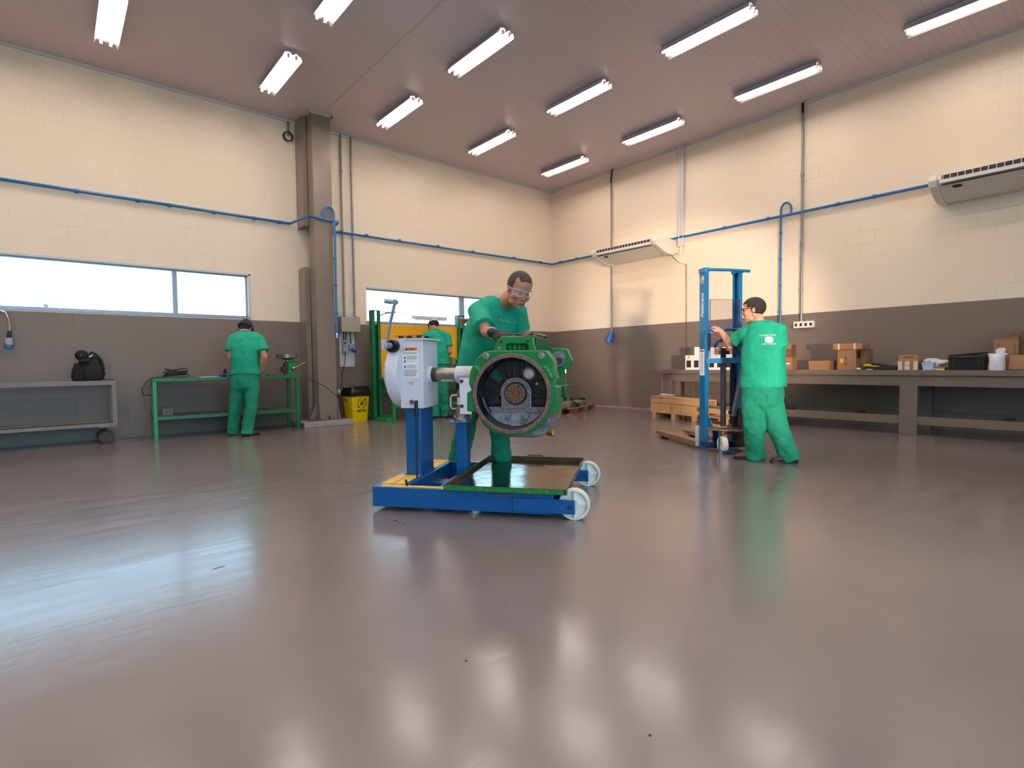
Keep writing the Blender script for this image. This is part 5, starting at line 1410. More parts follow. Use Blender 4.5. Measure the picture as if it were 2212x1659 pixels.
# ---- waste bin
BF = frame((-5.405, -.32, 0), 14)
t = thing('waste_bin', 'yellow plastic waste bin marked METAL beside the column', 'bin', (0, 0, 0), BF)
def rr(hx, hy, z, r, n=6):
    pts = []
    for cx, cy, a0 in ((hx-r, hy-r, 0), (-hx+r, hy-r, 90), (-hx+r, -hy+r, 180), (hx-r, -hy+r, 270)):
        pts += [V((cx+r*cos(R(a0+90*i/n)), cy+r*sin(R(a0+90*i/n)), z)) for i in range(n+1)]
    return pts
b = MB('bin_yellow'); b.loft([rr(.155, .12, .0, .03), rr(.162, .125, .01, .03), rr(.20, .15, .50, .035), rr(.21, .16, .515, .035), rr(.21, .16, .53, .035), rr(.19, .14, .53, .03), rr(.15, .11, .02, .03)]); b.obj('bin_body', t)
b = MB('bin_bag'); rnd = random.Random(1)
rings = []
for z, k in ((.46, 1.09), (.50, 1.13), (.55, 1.11), (.60, 1.02), (.63, .98), (.60, .86), (.50, .80)):
    rg = rr(.20*k, .15*k, z, .05*k); rings.append([p+V((rnd.uniform(-.008, .008), rnd.uniform(-.008, .008), rnd.uniform(-.012, .012))) for p in rg])
b.loft(rings, cap=False); b.obj('bin_liner', t, smooth=60)
def binM(x, z):   # slanted front face
    y = -(.125+(z-.01)/.49*.025)-.003
    return basis((x, y, z), (1, 0, 0), (0, -.025, .49))
text_mb('METAL', .068, binM(.015, .19), 'ink', parent=t, name='bin_lettering', bold=True)
text_mb('al', .125, binM(.015, .34), 'ink', parent=t, name='bin_symbol', bold=True)
b = MB('ink')
for a0, a1 in ((100, 215), (280, 395)):
    Mx = binM(.015, .335); n = 16
    A = [Mx @ V((r_*cos(R(a)), r_*sin(R(a)), 0)) for r_ in (.088, .099) for a in [a0+(a1-a0)*i/n for i in range(n+1)]]
    b.add(A, [(i, i+1, n+2+i, n+1+i) for i in range(n)])
    e = R(a1 if a0 == 280 else a1); 
    tp = [(.072, 0), (.115, 0), (.0935, .042)]
    Q = []
    for rad, adv in tp: Q.append(Mx @ V((rad*cos(e)-adv*sin(e), rad*sin(e)+adv*cos(e), 0.0)))
    b.add(Q, [(0, 1, 2)])
b.obj('arrow_ring', t, smooth=0)

# ---- yellow pegboard workstation in front of window 2
t = thing('pegboard_station', 'green steel workstation with perforated yellow back panel under the second window', 'workstation', (-4.1, -.4, 0))
for x, y in ((-5.14, -.50), (-3.17, -.42)):
    b = MB('green_dark'); b.bb((x, y, 0), (x+.008, y+.13, 2.03)); b.bb((x+.155, y, 0), (x+.163, y+.13, 2.03)); b.bb((x+.008, y+.12, 0), (x+.155, y+.13, 1.78)); b.bb((x-.002, y-.002, 2.03), (x+.165, y+.132, 2.035))
    b.bb((x+.008, y+.001, 0), (x+.05, y+.01, 2.03)) ; b.bb((x+.115, y+.001, 0), (x+.155, y+.01, 2.03)); b.obj('upright', t)
    b = MB('green_bright'); b.bb((x+.02, y-.45, 0), (x+.14, y+.1, .06)); b.obj('foot', t, bevel=.004)
b = MB('yellow_board'); b.bb((-5.0, -.36, .78), (-3.1, -.34, 1.79)); b.obj('pegboard', t)
b = MB('rust')
for i in range(36):
    for j in range(19):
        x, z = -4.975+i*.052, .81+j*.052
        b.add([(x+.0065*cos(a), -.3605, z+.0065*sin(a)) for a in [R(60*k) for k in range(6)]], [(0, 1, 2, 3, 4, 5)])
b.obj('peg_hole', t, smooth=0)
b = MB('green_bright')
for x in (-4.99, -3.2): b.bb((x, -.95, 0), (x+.05, -.9, .72)); b.bb((x+.002, -.9, .06), (x+.048, -.5, .1)); b.bb((x+.002, -.9, .50), (x+.048, -.5, .54))
b.bb((-4.94, -.948, .24), (-3.2, -.92, .29)); b.obj('bench_leg', t)
b = MB('green_dark'); b.bb((-5.0, -.98, .66), (-3.1, -.5, .76)); b.bb((-5.0, -.5, .44), (-3.1, -.46, .5)); b.obj('bench_frame', t)
b = MB('cart_grey'); b.bb((-5.02, -1.0, .76), (-3.08, -.42, .79)); b.obj('bench_top', t)
# lamp bar over the board
t = thing('bench_lamp', 'slim white lamp hanging on a thin rail above the yellow pegboard', 'lamp', (-4.0, -.6, 1.95))
b = MB('white_trim'); b.tube([(-4.98, -.62, 2.0), (-3.0, -.62, 1.955)], .006, 6); b.obj('rail', t)
b = MB('white_trim'); b.bb((-4.3, -.68, 1.89), (-3.62, -.58, 1.955)); b.obj('lamp_body', t, bevel=.006)
b = MB('socket_white'); b.bb((-4.38, -.67, 1.90), (-4.3, -.6, 1.955)); b.obj('lamp_end', t)
b = MB('cardboard'); b.add([(-3.24, -.66, 1.93), (-3.0, -.62, 1.95), (-3.18, -.6, 1.80), (-3.24, -.55, 1.93), (-3.0, -.55, 1.95), (-3.18, -.55, 1.80)], [(0, 1, 2), (3, 5, 4), (0, 3, 4, 1), (1, 4, 5, 2), (0, 2, 5, 3)]); b.bb((-3.26, -.68, 1.93), (-2.95, -.56, 1.945)); b.obj('rail_bracket', t)
b = MB('green_bright'); b.bar((-5.0, -.46, 1.93), (-4.86, -.5, 1.99), .02, .02); b.obj('support_arm', t)
b = MB('steel_conduit'); b.cyl((-4.90, -.55, 1.985), (-4.72, -.62, 2.005), .016, n=8); b.obj('end_tube', t)
# grey machine with handle and a green casting on that bench
t = thing('green_engine_part', 'small green engine casting at the right of the pegboard bench', 'engine part', (-3.6, -.75, .79))
Mr = Matrix.Rotation(R(24), 3, 'Y')
c0 = V((-3.50, -.72, .97))
b = MB('engine_green'); b.box(c0, (.20, .2, .30), Mr)
b.obj('casting', t, bevel=.02)
b = MB('engine_old'); b.cyl(c0+Mr @ V((-.16, -.0, 0)), c0+Mr @ V((-.09, 0, 0)), .15, n=28); b.obj('round_flange', t, bevel=.006)
b = MB('label_black')
for i in range(3):
    for j in range(2): b.box(c0+Mr @ V((-.05+j*.1, -.101, -.09+i*.09)), (.03, .006, .05), Mr)
b.obj('port', t)
b = MB('black_steel'); b.bb((-3.68, -.82, .79), (-3.36, -.62, .82)); b.obj('stand_foot', t)
b = MB('rust_dark'); b.cyl((-4.78, -.75, .82), (-4.78, -.75, 1.02), .09, n=16); b.ball((-4.75, -.76, 1.05), (.08, .08, .06)); b.bb((-4.88, -.84, .79), (-4.68, -.66, .83))
simple(b, 'dark_engine_part', 'dark round engine part at the left end of the pegboard bench', 'engine part', (-4.78, -.75, .79), bevel=.005)
b = MB('cart_grey'); b.bb((-4.3, -.44, 1.28), (-4.12, -.36, 1.34)); b.cyl((-4.12, -.40, 1.31), (-4.02, -.40, 1.31), .02, n=10)
simple(b, 'wall_tool', 'grey tool hung on the yellow pegboard left of the worker', 'tool', (-4.2, -.37, 1.3))
# shallow tray of parts on top of the gearbox
b = MB('tray_steel'); b.bb((.06, .46, 1.2285), (.20, .70, 1.235)); b.bb((.0, .42, 1.248), (.22, .66, 1.254)); b.bb((.02, .44, 1.2285), (.05, .47, 1.25)); b.bb((.17, .6, 1.2285), (.2, .63, 1.25)); b.bb((.02, .6, 1.2285), (.05, .63, 1.25)); b.bb((.17, .44, 1.2285), (.2, .47, 1.25))
inS(b, 'metal_plates', 'small dull metal plates lying on top of the white gearbox', 'plate', (.1, .55, 1.2285), bevel=.002)

# ---- green table: vise with ring, cable coil, gloves, paper
t = thing('bench_vise', 'green bench vise with a bright steel handle at the right end of the green table', 'vise', (-6.68, -.55, GH))
vx, vy = -6.66, -.55
b = MB('green_bright'); b.lathe([(0, 0), (.10, 0), (.10, .012), (.06, .03), (.055, .10), (.05, .11), (0, .11)], (vx, vy, GH), (0, 0, 1), 20); b.bb((vx-.03, vy-.06, GH+.10), (vx+.10, vy+.06, GH+.21)); b.bb((vx-.06, vy-.05, GH+.21), (vx+.14, vy+.05, GH+.235)); b.obj('vise_body', t, bevel=.006)
b = MB('rust_dark'); b.bb((vx-.12, vy-.05, GH+.06), (vx-.05, vy+.05, GH+.14)); b.bb((vx-.08, vy-.06, GH+.02), (vx-.035, vy+.06, GH+.20)); b.obj('vise_jaw', t, bevel=.004)
b = MB('chrome'); b.cyl((vx+.02, vy-.12, GH+.12), (vx+.02, vy-.06, GH+.12), .02, n=12); b.tube([(vx+.02, vy-.11, GH+.11), (vx+.22, vy-.11, GH+.205)], .007, 8); b.ball((vx+.03, vy-.12, GH+.115), .024); b.obj('vise_handle', t)
b = MB('steel'); b.lathe([(0, .0), (.06, .0), (.10, .02), (.165, .03), (.17, .09), (.15, .095), (.14, .05), (.06, .05), (0, .05)], (vx-.03, vy, GH+.255), (0, 0, 1), 36); b.cyl((vx-.03, vy, GH+.23), (vx-.03, vy, GH+.26), .03, n=12)
simple(b, 'steel_drum', 'round machined steel part resting on top of the green vise', 'machine part', (vx-.03, vy, GH+.235))
b = MB('black_rubber'); rnd = random.Random(11)
for k in range(9):
    rx, ry, z0 = rnd.uniform(.11, .19), rnd.uniform(.06, .11), GH+.004+k*.007; cx, cy = -8.25+rnd.uniform(-.03, .04), -.35+rnd.uniform(-.02, .02); tl = rnd.uniform(0, .05)
    b.tube([(cx+rx*cos(a), cy+ry*sin(a), z0+.008+tl*(1+sin(a+k))) for a in [2*pi*i/22 for i in range(22)]], .005, 5, closed=True)
b.tube([(-8.4, -.35, GH+.01), (-8.55, -.4, GH+.005), (-8.61, -.45, GH-.03), (-8.68, -.47, GH-.15), (-8.66, -.44, GH-.24), (-8.55, -.3, GH-.25)], .005, 5)
simple(b, 'cable_coil', 'loose coil of thin black cable at the left end of the green table', 'cable', (-8.25, -.35, GH))
b = MB('paper_white'); b.bb((-7.95, -.60, GH), (-7.72, -.42, GH+.006)); simple(b, 'paper_sheet', 'pale sheet lying on the green table left of the dark gloves', 'paper', (-7.8, -.5, GH))
def glove_pair(x, y, lab):
    b = MB('dark_blue'); b.ball((x, y, GH+.022), (.06, .04, .022)); b.ball((x+.03, y+.01, GH+.03), (.05, .035, .028))
    for k in range(4): b.cap((x+.03, y-.03+k*.018, GH+.022), (x+.10, y-.035+k*.02, GH+.015), .010, .009, 8)
    b.m('blue_pale'); b.tube([(x-.045+.03*cos(a), y-.04+.01*sin(a), GH+.022+.016*sin(a)) for a in [2*pi*i/14 for i in range(14)]], .004, 5, closed=True)
    simple(b, 'work_glove', lab, 'glove', (x, y, GH), smooth=180)
glove_pair(-7.66, -.56, 'dark work glove with blue cuff on the green table, farther from the worker')
glove_pair(-7.54, -.58, 'dark work glove on the green table right beside the worker')
b = MB('black_fabric'); b.cyl((-7.60, -.47, GH), (-7.6, -.47, GH+.12), .035, .016, 12); simple(b, 'dark_bottle', 'small dark cone-shaped bottle behind the gloves on the green table', 'bottle', (-7.6, -.47, GH))
b = MB('rust_dark'); b.ball((-7.0, -.58, GH+.012), (.05, .02, .012)); b.bar((-6.98, -.56, GH+.012), (-6.86, -.54, GH+.008), .012, .01); simple(b, 'hand_tool', 'small dark hand tool on the green table right of the worker', 'tool', (-7.0, -.58, GH))

# ---- backpack and cap on the trolley
t = thing('backpack', 'black backpack standing on the grey trolley', 'backpack', (-9.27, -.33, .86))
b = MB('black_fabric')
b.loft([oval((-9.27+dx, -.33, .86+z), rx, ry, V((1, 0, 0)), V((0, 1, 0)), 24, 2.8) for z, rx, ry, dx in ((0, .15, .1, .02), (.02, .175, .12, .01), (.1, .17, .12, .01), (.2, .145, .11, .02), (.28, .115, .09, .035), (.34, .08, .06, .045), (.36, .03, .03, .045))])
o = b.obj('bag_body', t, smooth=180); m = o.modifiers.new('s', 'SUBSURF'); m.levels = m.render_levels = 2; m = o.modifiers.new('f', 'DISPLACE'); m.texture = clouds(.07); m.strength = .07; m.texture_coords = 'GLOBAL'
b = MB('black_fabric'); b.loft([oval((-9.22, -.43, .862+z), rx, ry, V((1, 0, 0)), V((0, 1, 0)), 20, 3.2) for z, rx, ry in ((0, .09, .03), (.02, .105, .045), (.14, .10, .045), (.19, .085, .035), (.20, .06, .02))]); b.obj('front_pocket', t, smooth=60)
b = MB('black_fabric'); b.loft([oval((-9.38, -.36, .862+z), rx, ry, V((1, 0, 0)), V((0, 1, 0)), 20, 3) for z, rx, ry in ((0, .05, .06), (.02, .065, .07), (.16, .055, .065), (.24, .03, .05))]); b.obj('side_pocket', t, smooth=60)
b = MB('black_fabric'); b.tube([(-9.26, -.33, 1.20), (-9.22, -.35, 1.25), (-9.17, -.36, 1.22), (-9.12, -.40, 1.14), (-9.10, -.42, 1.04), (-9.11, -.42, .94)], .014, 8); b.tube([(-9.36, -.36, 1.1), (-9.43, -.42, 1.0), (-9.44, -.42, .90)], .014, 8); b.obj('shoulder_strap', t, smooth=180)
b = MB('fixture'); b.box((-9.235, -.40, 1.195), (.05, .012, .02), Matrix.Rotation(R(-40), 3, 'Y')); b.obj('buckle', t)
t = thing('baseball_cap', 'black cap with small red badge hung on top of the backpack', 'cap', (-9.33, -.40, 1.15))
b = MB('black_fabric'); b.ball((-9.33, -.40, 1.205), (.075, .07, .075)); b.obj('cap_crown', t, smooth=180)
b = MB('black_fabric'); b.ball((-9.31, -.44, 1.14), (.06, .05, .02), Matrix.Rotation(R(30), 3, 'X')); b.obj('cap_visor', t, smooth=180)
b = MB('red_mark'); b.ball((-9.34, -.472, 1.212), (.008, .003, .010)); b.obj('cap_badge', t)
b = MB('black_rubber'); b.tube([(-9.10, -.42, .872), (-9.05, -.45, .870), (-9.0, -.50, .868)], .008, 6); b.bb((-9.08, -.5, .862), (-8.99, -.45, .872)); simple(b, 'dark_tool', 'thin black tool lying at the right end of the grey trolley', 'tool', (-9.05, -.46, .865))

# ---- pallet with dismantled parts near the corner
PF = frame((-1.80, -2.46, 0), 21)
t = thing('wooden_pallet', 'old wooden pallet on the floor near the room corner, loaded with engine parts', 'pallet', (0, 0, 0), PF)
for k in range(5): b = MB('wood_old'); b.bb((-.15, .02+k*.2, .11), (1.15, .14+k*.2, .13)); b.obj('deck_board', t)
for x in (0, .5, 1.02):
    for y in (.02, .42, .82): b = MB('wood_old'); b.bb((x-.02, y, .02), (x+.1, y+.12, .095)); b.obj('block', t)
for y in (.02, .42, .82): b = MB('wood_old'); b.bb((-.15, y, 0), (1.15, y+.12, .02)); b.obj('bottom_board', t)
b = MB('wood_old')
for x in (-.02, .48, 1.0): b.bb((x, .02, .095), (x+.12, .94, .11))
b.obj('stringer', t)
def inP(b, name, label, cat, at, **k):
    o = b.obj(name, off=at, **k); o.matrix_world = PF @ Matrix.Translation(V(at)); return tag(o, label, cat)
b = MB('engine_old'); b.bb((-.1, .1, .13), (.80, .32, .225)); b.bb((.0, .12, .225), (.22, .3, .25))
inP(b, 'axle_housing', 'long worn green casting lying across the pallet front', 'engine part', (.3, .2, .13), bevel=.015)
b = MB('rust_dark'); b.lathe([(.17, 0), (.19, 0), (.19, .13), (.2, .14), (.17, .14), (.16, .12)], (.92, .36, .13), (0, 0, 1), 32); b.lathe([(0, 0), (.17, 0), (.17, .02), (0, .02)], (.92, .36, .13), (0, 0, 1), 32)
inP(b, 'clutch_drum', 'dark round drum at the right end of the pallet', 'engine part', (.92, .36, .13))
rnd = random.Random(5)
for k, (x, y, z, m_, lab) in enumerate(((.05, .4, .2, 'rust_dark', 'dark rounded lump of engine part at the left on the pallet'), (.22, .42, .22, 'engine_old', 'worn green bracket on the pallet next to a dark cylinder'), (.36, .40, .21, 'black_cast', 'black cylindrical part standing upright on the pallet'), (.52, .42, .2, 'engine_old', 'pale green casting right of the black cylinder on the pallet'), (.68, .46, .18, 'grey_casting', 'grey metal piece lying toward the back of the pallet'))):
    b = MB(m_)
    for q in range(5): b.ball((x+rnd.uniform(-.06, .06), y+rnd.uniform(-.03, .08), .17+rnd.uniform(0, z-.08)), (rnd.uniform(.025, .05),)*3, n=8)
    b.cyl((x, y, .13), (x+.01, y, z+.1), .035, n=12); b.bb((x-.06, y-.05, .13), (x+.06, y+.07, .17))
    inP(b, 'engine_part', lab, 'engine part', (x, y, .13), bevel=.004)
b = MB('black_steel'); b.bar((-.08, .05, .25), (.25, .06, .18), .02, .035); b.cyl((.25, .04, .17), (.25, .08, .17), .035, n=16)
inP(b, 'connecting_rod', 'black rod leaning over the front of the loaded pallet', 'engine part', (.1, .06, .2))
b = MB('steel_conduit'); b.cyl((-.02, -.05, .47), (-.02, -.85, .45), .012, n=8); simple(b, 'wall_pipe', 'short thin pipe along the low part of the right wall near the corner', 'pipe', (-.02, -.4, .46))

# ---- pale wooden crate on the floor by the bench
CF = frame((-1.20, -3.77, 0), -105)
t = thing('wooden_crate', 'long pale wooden crate on the floor in front of the workbench end', 'crate', (0, 0, 0), CF)
CL, CW = 1.32, .28
for y in (0, CW-.02):
    b = MB('wood_pale'); b.bb((0, y, .09), (CL*.87, y+.02, .265)); b.bb((0, y, .272), (CL, y+.02, .36)) ; b.obj('side_board', t, bevel=.003)
for x in (0, CL-.17): b = MB('wood_pale'); b.bb((x, .02, .09), (x+.02, CW-.02, .35)); b.obj('end_board', t)
b = MB('wood_pale')
b.add([(0, 0, .375), (CL, 0, .36), (CL, CW, .36), (0, CW, .375), (0, 0, .392), (CL, 0, .375), (CL, CW, .375), (0, CW, .392)], [(0, 3, 2, 1), (4, 5, 6, 7), (0, 1, 5, 4), (1, 2, 6, 5), (2, 3, 7, 6), (3, 0, 4, 7)]); b.obj('lid', t)
b = MB('wood_pale'); b.bb((-.005, -.012, .09), (.08, 0, .36)); b.bb((CL-.25, -.012, .09), (CL-.15, 0, .36)); b.obj('corner_batten', t) if False else b.bm.free()
for x in (.04, .55, CL-.28):
    for y in (0, CW-.1): b = MB('wood_pale'); b.bb((x, y, 0), (x+.1, y+.1, .09)); b.obj('foot_block', t)
b = MB('wood_old')
for q in ((.53, .17, .55, .225), (.57, .17, .58, .225), (.53, .22, .58, .225)): b.bb((q[0], -.001, q[1]), (q[2], 0, q[3]))
b.obj('stencil_mark', t)
b = MB('wood_pale')
for i, (x, y, z) in enumerate(((1.32, .1, 0), (1.36, .1, .12))): b.bb((x, -.1, z), (x+.5, .4, z+.02))
for x in (1.34, 1.75):
    b.bb((x, -.08, .02), (x+.08, .0, .12)); b.bb((x, .3, .02), (x+.08, .38, .12))
b.bb((1.36, -.1, .19), (1.86, .0, .26)); b.bb((1.40, -.06, .14), (1.46, -.02, .19)); b.bb((1.76, -.06, .14), (1.82, -.02, .19))
o = b.obj('wooden_pallet', off=(1.5, .1, 0)); o.matrix_world = CF @ Matrix.Translation((1.5, .1, 0)); tag(o, 'small pale wooden pallet seen between the stacker masts', 'pallet')
b = MB('fixture'); b.ball((.25, .2, .40), (.16, .09, .02)); b.ball((.1, .22, .405), (.08, .07, .02)); o = b.obj('plastic_wrap', off=(.2, .2, .39), smooth=180); o.matrix_world = CF @ Matrix.Translation((.2, .2, .395)); tag(o, 'thin crumpled film lying on the pale crate lid', 'film')

# ---- on the long workbench: white boxes
def onb(px0, px1, X):            # y range on the bench at wall distance X from photo columns
    return on_x(px0, 797, X).y, on_x(px1, 797, X).y
def wbox(y0, y1, z0, h, X, window, lab, yellow=False, depth=.14):
    y0, y1 = min(y0, y1), max(y0, y1)
    t = thing('white_box', lab, 'box', ((X+depth/2), (y0+y1)/2, z0), group='white window boxes on the workbench')
    b = MB('paper_white'); b.bb((X, y0, z0), (X+depth, y1, z0+h)); b.obj('carton', t, bevel=.002)
    if window:
        w = y1-y0; b = MB('box_black'); b.bb((X-.001, y0+w*.2, z0+h*.16), (X, y1-w*.18, z0+h*.64)); b.obj('window_print', t, smooth=0)
    if yellow: b = MB('yellow_item'); b.cyl((X-.002, (y0+y1)/2, z0+h-.035), (X, (y0+y1)/2, z0+h-.035), .03, n=16); b.obj('yellow_sticker', t)
XW = -.80; hb = .265
ys = [on_x(p, 797, XW).y for p in (1480, 1496, 1512.5, 1529, 1546, 1563, 1583)]
names = ['leftmost white box with yellow sticker in the bottom row by the stacker', 'second white box from the left in the bottom row, under a taller white one', 'white box in the bottom row partly hidden by the left mast', 'white box in the bottom row seen just right of the left mast', 'white box in the bottom row partly hidden by the lift cylinder', 'rightmost white box in the bottom row, left of the pump lever']
for k in range(6): wbox(ys[k]-.002, ys[k+1]+.002, BT, hb, XW, True, names[k], k == 0)
wbox(ys[1]-.035, ys[2]-.01, BT+hb, .145, XW, False, 'plain white box stacked highest, second column from the left')
for k, (a, q, m_, l) in enumerate(((1531, 1541, 'paper_white', 'narrow white pack standing on the boxes right of the left mast'), (1545, 1551, 'cardboard', 'narrow brown pack between two white ones behind the guard'), (1560, 1567, 'cardboard_flap', 'pale brown pack on the boxes behind the tiller'), (1571, 1580, 'cardboard_flap', 'rightmost pale brown pack on the boxes behind the mesh guard'))):
    y0, y1 = on_x(a, 797, XW).y, on_x(q, 797, XW).y
    b = MB(m_); b.bb((XW+.01, y1, BT+hb+.001), (XW+.11, y0, BT+hb+.13)); b.m('paper_white'); b.bb((XW+.009, y1, BT+hb+.11), (XW+.01, y0, BT+hb+.125))
    simple(b, 'narrow_pack', l, 'box', (XW+.06, (y0+y1)/2, BT+hb), bevel=.002)
# cardboard boxes
def carton(px0, px1, X, z0, h, depth, lab, m_='cardboard', flap=True, parts=(), bevel=.003, name='cardboard_box'):
    y1, y0 = on_x(px0, 797, X).y, on_x(px1, 797, X).y
    t = thing(name, lab, 'box', (X+depth/2, (y0+y1)/2, z0))
    b = MB(m_); b.bb((X, y0, z0), (X+depth, y1, z0+h)); b.obj('carton', t, bevel=bevel)
    if flap: b = MB('cardboard_flap'); b.bb((X-.003, y0-.002, z0+h*.68), (X, y1+.002, z0+h+.002)); b.bb((X, y0-.002, z0+h), (X+depth, y1+.002, z0+h+.003)); b.obj('lid_flap', t)
    return t, y0, y1
XB = -.72
carton(1684, 1711, XB, BT, .20, .2, 'brown box at the worker\u2019s back, under the darker one', flap=False)
carton(1684, 1709, XB, BT+.20, .20, .18, 'darker brown box stacked on top behind the worker\u2019s shoulder', 'cardboard_dark')
b = MB('paper_white'); y = on_x(1702, 797, XB).y; b.bb((XB-.002, y-.03, BT+.09), (XB, y+.03, BT+.11)); simple(b, 'box_sticker', 'small white sticker on the brown box behind the worker', 'sticker', (XB, y, BT+.1))
carton(1747, 1792, -.86, BT, .135, .28, 'low flat brown box alone on the bench right of the worker')
t, y0, y1 = carton(1809, 1849, -.80, BT, .30, .36, 'tall brown box with a yellow tag and black side print', flap=False)
b = MB('yellow_item'); b.bb((-.803, y1-.075, BT+.105), (-.80, y1-.035, BT+.17)); b.obj('yellow_tag', t)
b = MB('box_black'); ym = (y0+y1)/2+.01
b.bb((-.802, ym-.008, BT+.16), (-.80, ym+.006, BT+.19)); b.bb((-.802, ym-.008, BT+.08), (-.80, ym+.006, BT+.105)); b.bb((-.8005, ym-.001, BT), (-.80, ym+.001, BT+.3)); b.obj('handle_slot', t)
b = MB('box_black'); b.bb((-.78, y0-.002, BT+.17), (-.60, y0, BT+.28)); b.obj('side_print', t)
b = MB('cardboard'); b.bb((-.62, y0-.07, BT), (-.3, y0-.003, BT+.31)); simple(b, 'cardboard_box', 'brown box right behind the tall tagged box', 'box', (-.4, y0-.05, BT), bevel=.003)
t, y0b, y1b = carton(1799, 1862, -.82, BT+.302, .085, .34, 'flat long brown box with two white straps, lying on the tall box', 'cardboard_flap', flap=False)
for f in (.2, .74): b = MB('tape_clear'); yy = y1b+(y0b-y1b)*f; b.bb((-.8215, yy-.012, BT+.3), (-.82, yy+.012, BT+.388)); b.obj('strap', t)
# flat things
y = on_x(1885, 797, -.75).y
b = MB('yellow_item'); b.ball((-.72, y+.07, BT+.065), (.05, .055, .022)); b.ball((-.7, y+.0, BT+.05), (.04, .07, .012)); simple(b, 'yellow_bag', 'crumpled yellow item on a dark flat pack', 'bag', (-.72, y, BT+.04), smooth=180)
b = MB('black_fabric'); b.add([(-.80, y+.10, BT), (-.80, y-.26, BT), (-.45, y-.26, BT), (-.45, y+.1, BT), (-.80, y+.10, BT+.03), (-.80, y-.26, BT+.012), (-.45, y-.26, BT+.05), (-.45, y+.1, BT+.10)], [(0, 3, 2, 1), (4, 5, 6, 7), (0, 1, 5, 4), (1, 2, 6, 5), (2, 3, 7, 6), (3, 0, 4, 7)])
simple(b, 'dark_folder', 'flat dark folder slanting between the tall box and the open box', 'folder', (-.6, y-.1, BT), bevel=.003)
y = on_x(1860, 797, -.82).y
b = MB('plastic_bag'); b.ball((-.82, y+.03, BT+.018), (.03, .03, .018)); b.ball((-.82, y-.10, BT+.009), (.03, .05, .008)); simple(b, 'clear_plastic', 'scrap of clear plastic at the foot of the tall box', 'plastic', (-.82, y, BT), smooth=180)
# open box with tape and lettering
t, y0, y1 = carton(1940, 1982, -.80, BT, .125, .26, 'open brown box wrapped with shiny clear tape strips', flap=False)
b = MB('cardboard_flap'); b.box((-.785, (y0+y1)/2, BT+.165), (.004, y1-y0-.004, .085), Matrix.Rotation(R(8), 3, 'Y')); b.obj('raised_flap', t)
b = MB('tape_clear')
for f, w_ in ((.10, .05), (.47, .055), (.90, .05)): yy = y1+(y0-y1)*f; b.bb((-.8015, yy-w_/2, BT+.003), (-.80, yy+w_/2, BT+.122))
b.obj('clear_tape', t, smooth=0)
b = MB('cardboard_dark'); b.bb((-.802, (y0+y1)/2-.03, BT+.058), (-.8012, (y0+y1)/2+.035, BT+.062)); b.obj('tape_gap', t)
Mt = basis((-.796, (y0+y1)/2-.0, BT+.172), (0, -1, 0), (-.14, 0, 1)); text_mb('ATTENZIONE', .022, Mt, 'ink', parent=t, name='flap_lettering', bold=True, sx=.9)
# bucket and plastic bag
yb = (on_x(1992, 797, -.83).y+on_x(2015, 797, -.83).y)/2
t = thing('small_bucket', 'small pale blue square tub in front of a crumpled white bag', 'bucket', (-.77, yb, BT))
b = MB('bucket'); b.loft([[p+V((-.77, yb, BT)) for p in rr(.052, .055, z, .015)] for z in (0,)]+[[p+V((-.77, yb, BT)) for p in rr(.060, .066, .095, .015)], [p+V((-.77, yb, BT)) for p in rr(.063, .069, .097, .015)], [p+V((-.77, yb, BT)) for p in rr(.063, .069, .105, .015)]]); b.obj('tub', t)
b = MB('steel'); b.cyl((-.834, yb+.035, BT+.08), (-.83, yb+.035, BT+.08), .007, n=8); b.obj('handle_pivot', t)
def blob(pts, m_, name, lab, cat, at, fold=.02, vox=.008):
    b = MB(m_)
    for c, r in pts: b.ball(c, r, n=14)
    o = b.obj(name, off=at, smooth=180); skin_over(o, vox, 2, fold, .035); return tag(o, lab, cat)
blob([((-.6, yb-.02, BT+.085), (.07, .10, .075)), ((-.62, yb-.12, BT+.10), (.05, .08, .035)), ((-.63, yb+.03, BT+.12), (.05, .06, .04))], 'plastic_bag', 'plastic_bag', 'crumpled white plastic bag behind the pale blue tub', 'bag', (-.6, yb-.03, BT))
y = on_x(2035, 797, -.6).y; b = MB('yellow_item'); b.bb((-.66, y-.04, BT), (-.5, y+.06, BT+.035)); simple(b, 'yellow_box', 'small flat yellow box beside the black crate', 'box', (-.6, y, BT))
y = on_x(2025, 797, -.8).y; b = MB('paper_white'); b.bar((-.85, y+.04, BT+.018), (-.84, y-.08, BT+.006), .06, .008); simple(b, 'paper_slip', 'white slip of paper in front of the black crate', 'paper', (-.85, y, BT))
# black crate with open lid
y1, y0 = on_x(2047, 797, -.80).y, on_x(2127, 797, -.80).y
t = thing('plastic_crate', 'large black plastic crate with its lid slightly open', 'crate', (-.6, (y0+y1)/2, BT))
b = MB('crate_black'); b.bb((-.80, y0+.01, BT), (-.42, y1-.005, BT+.17)); b.bb((-.81, y0, BT+.155), (-.41, y1, BT+.175))
for f in (.15, .35, .65, .85): yy = y0+(y1-y0)*f; b.bb((-.806, yy-.006, BT), (-.80, yy+.006, BT+.155))
b.obj('tub', t, bevel=.004)
b = MB('crate_black'); Mr = Matrix.Rotation(R(-5), 3, 'X'); b.box((-.6, (y0+y1)/2, BT+.205), (.40, y1-y0-.01, .02), Mr); b.box((-.6, (y0+y1)/2-.01, BT+.190), (.39, y1-y0-.03, .016)); b.obj('lid', t, bevel=.004)
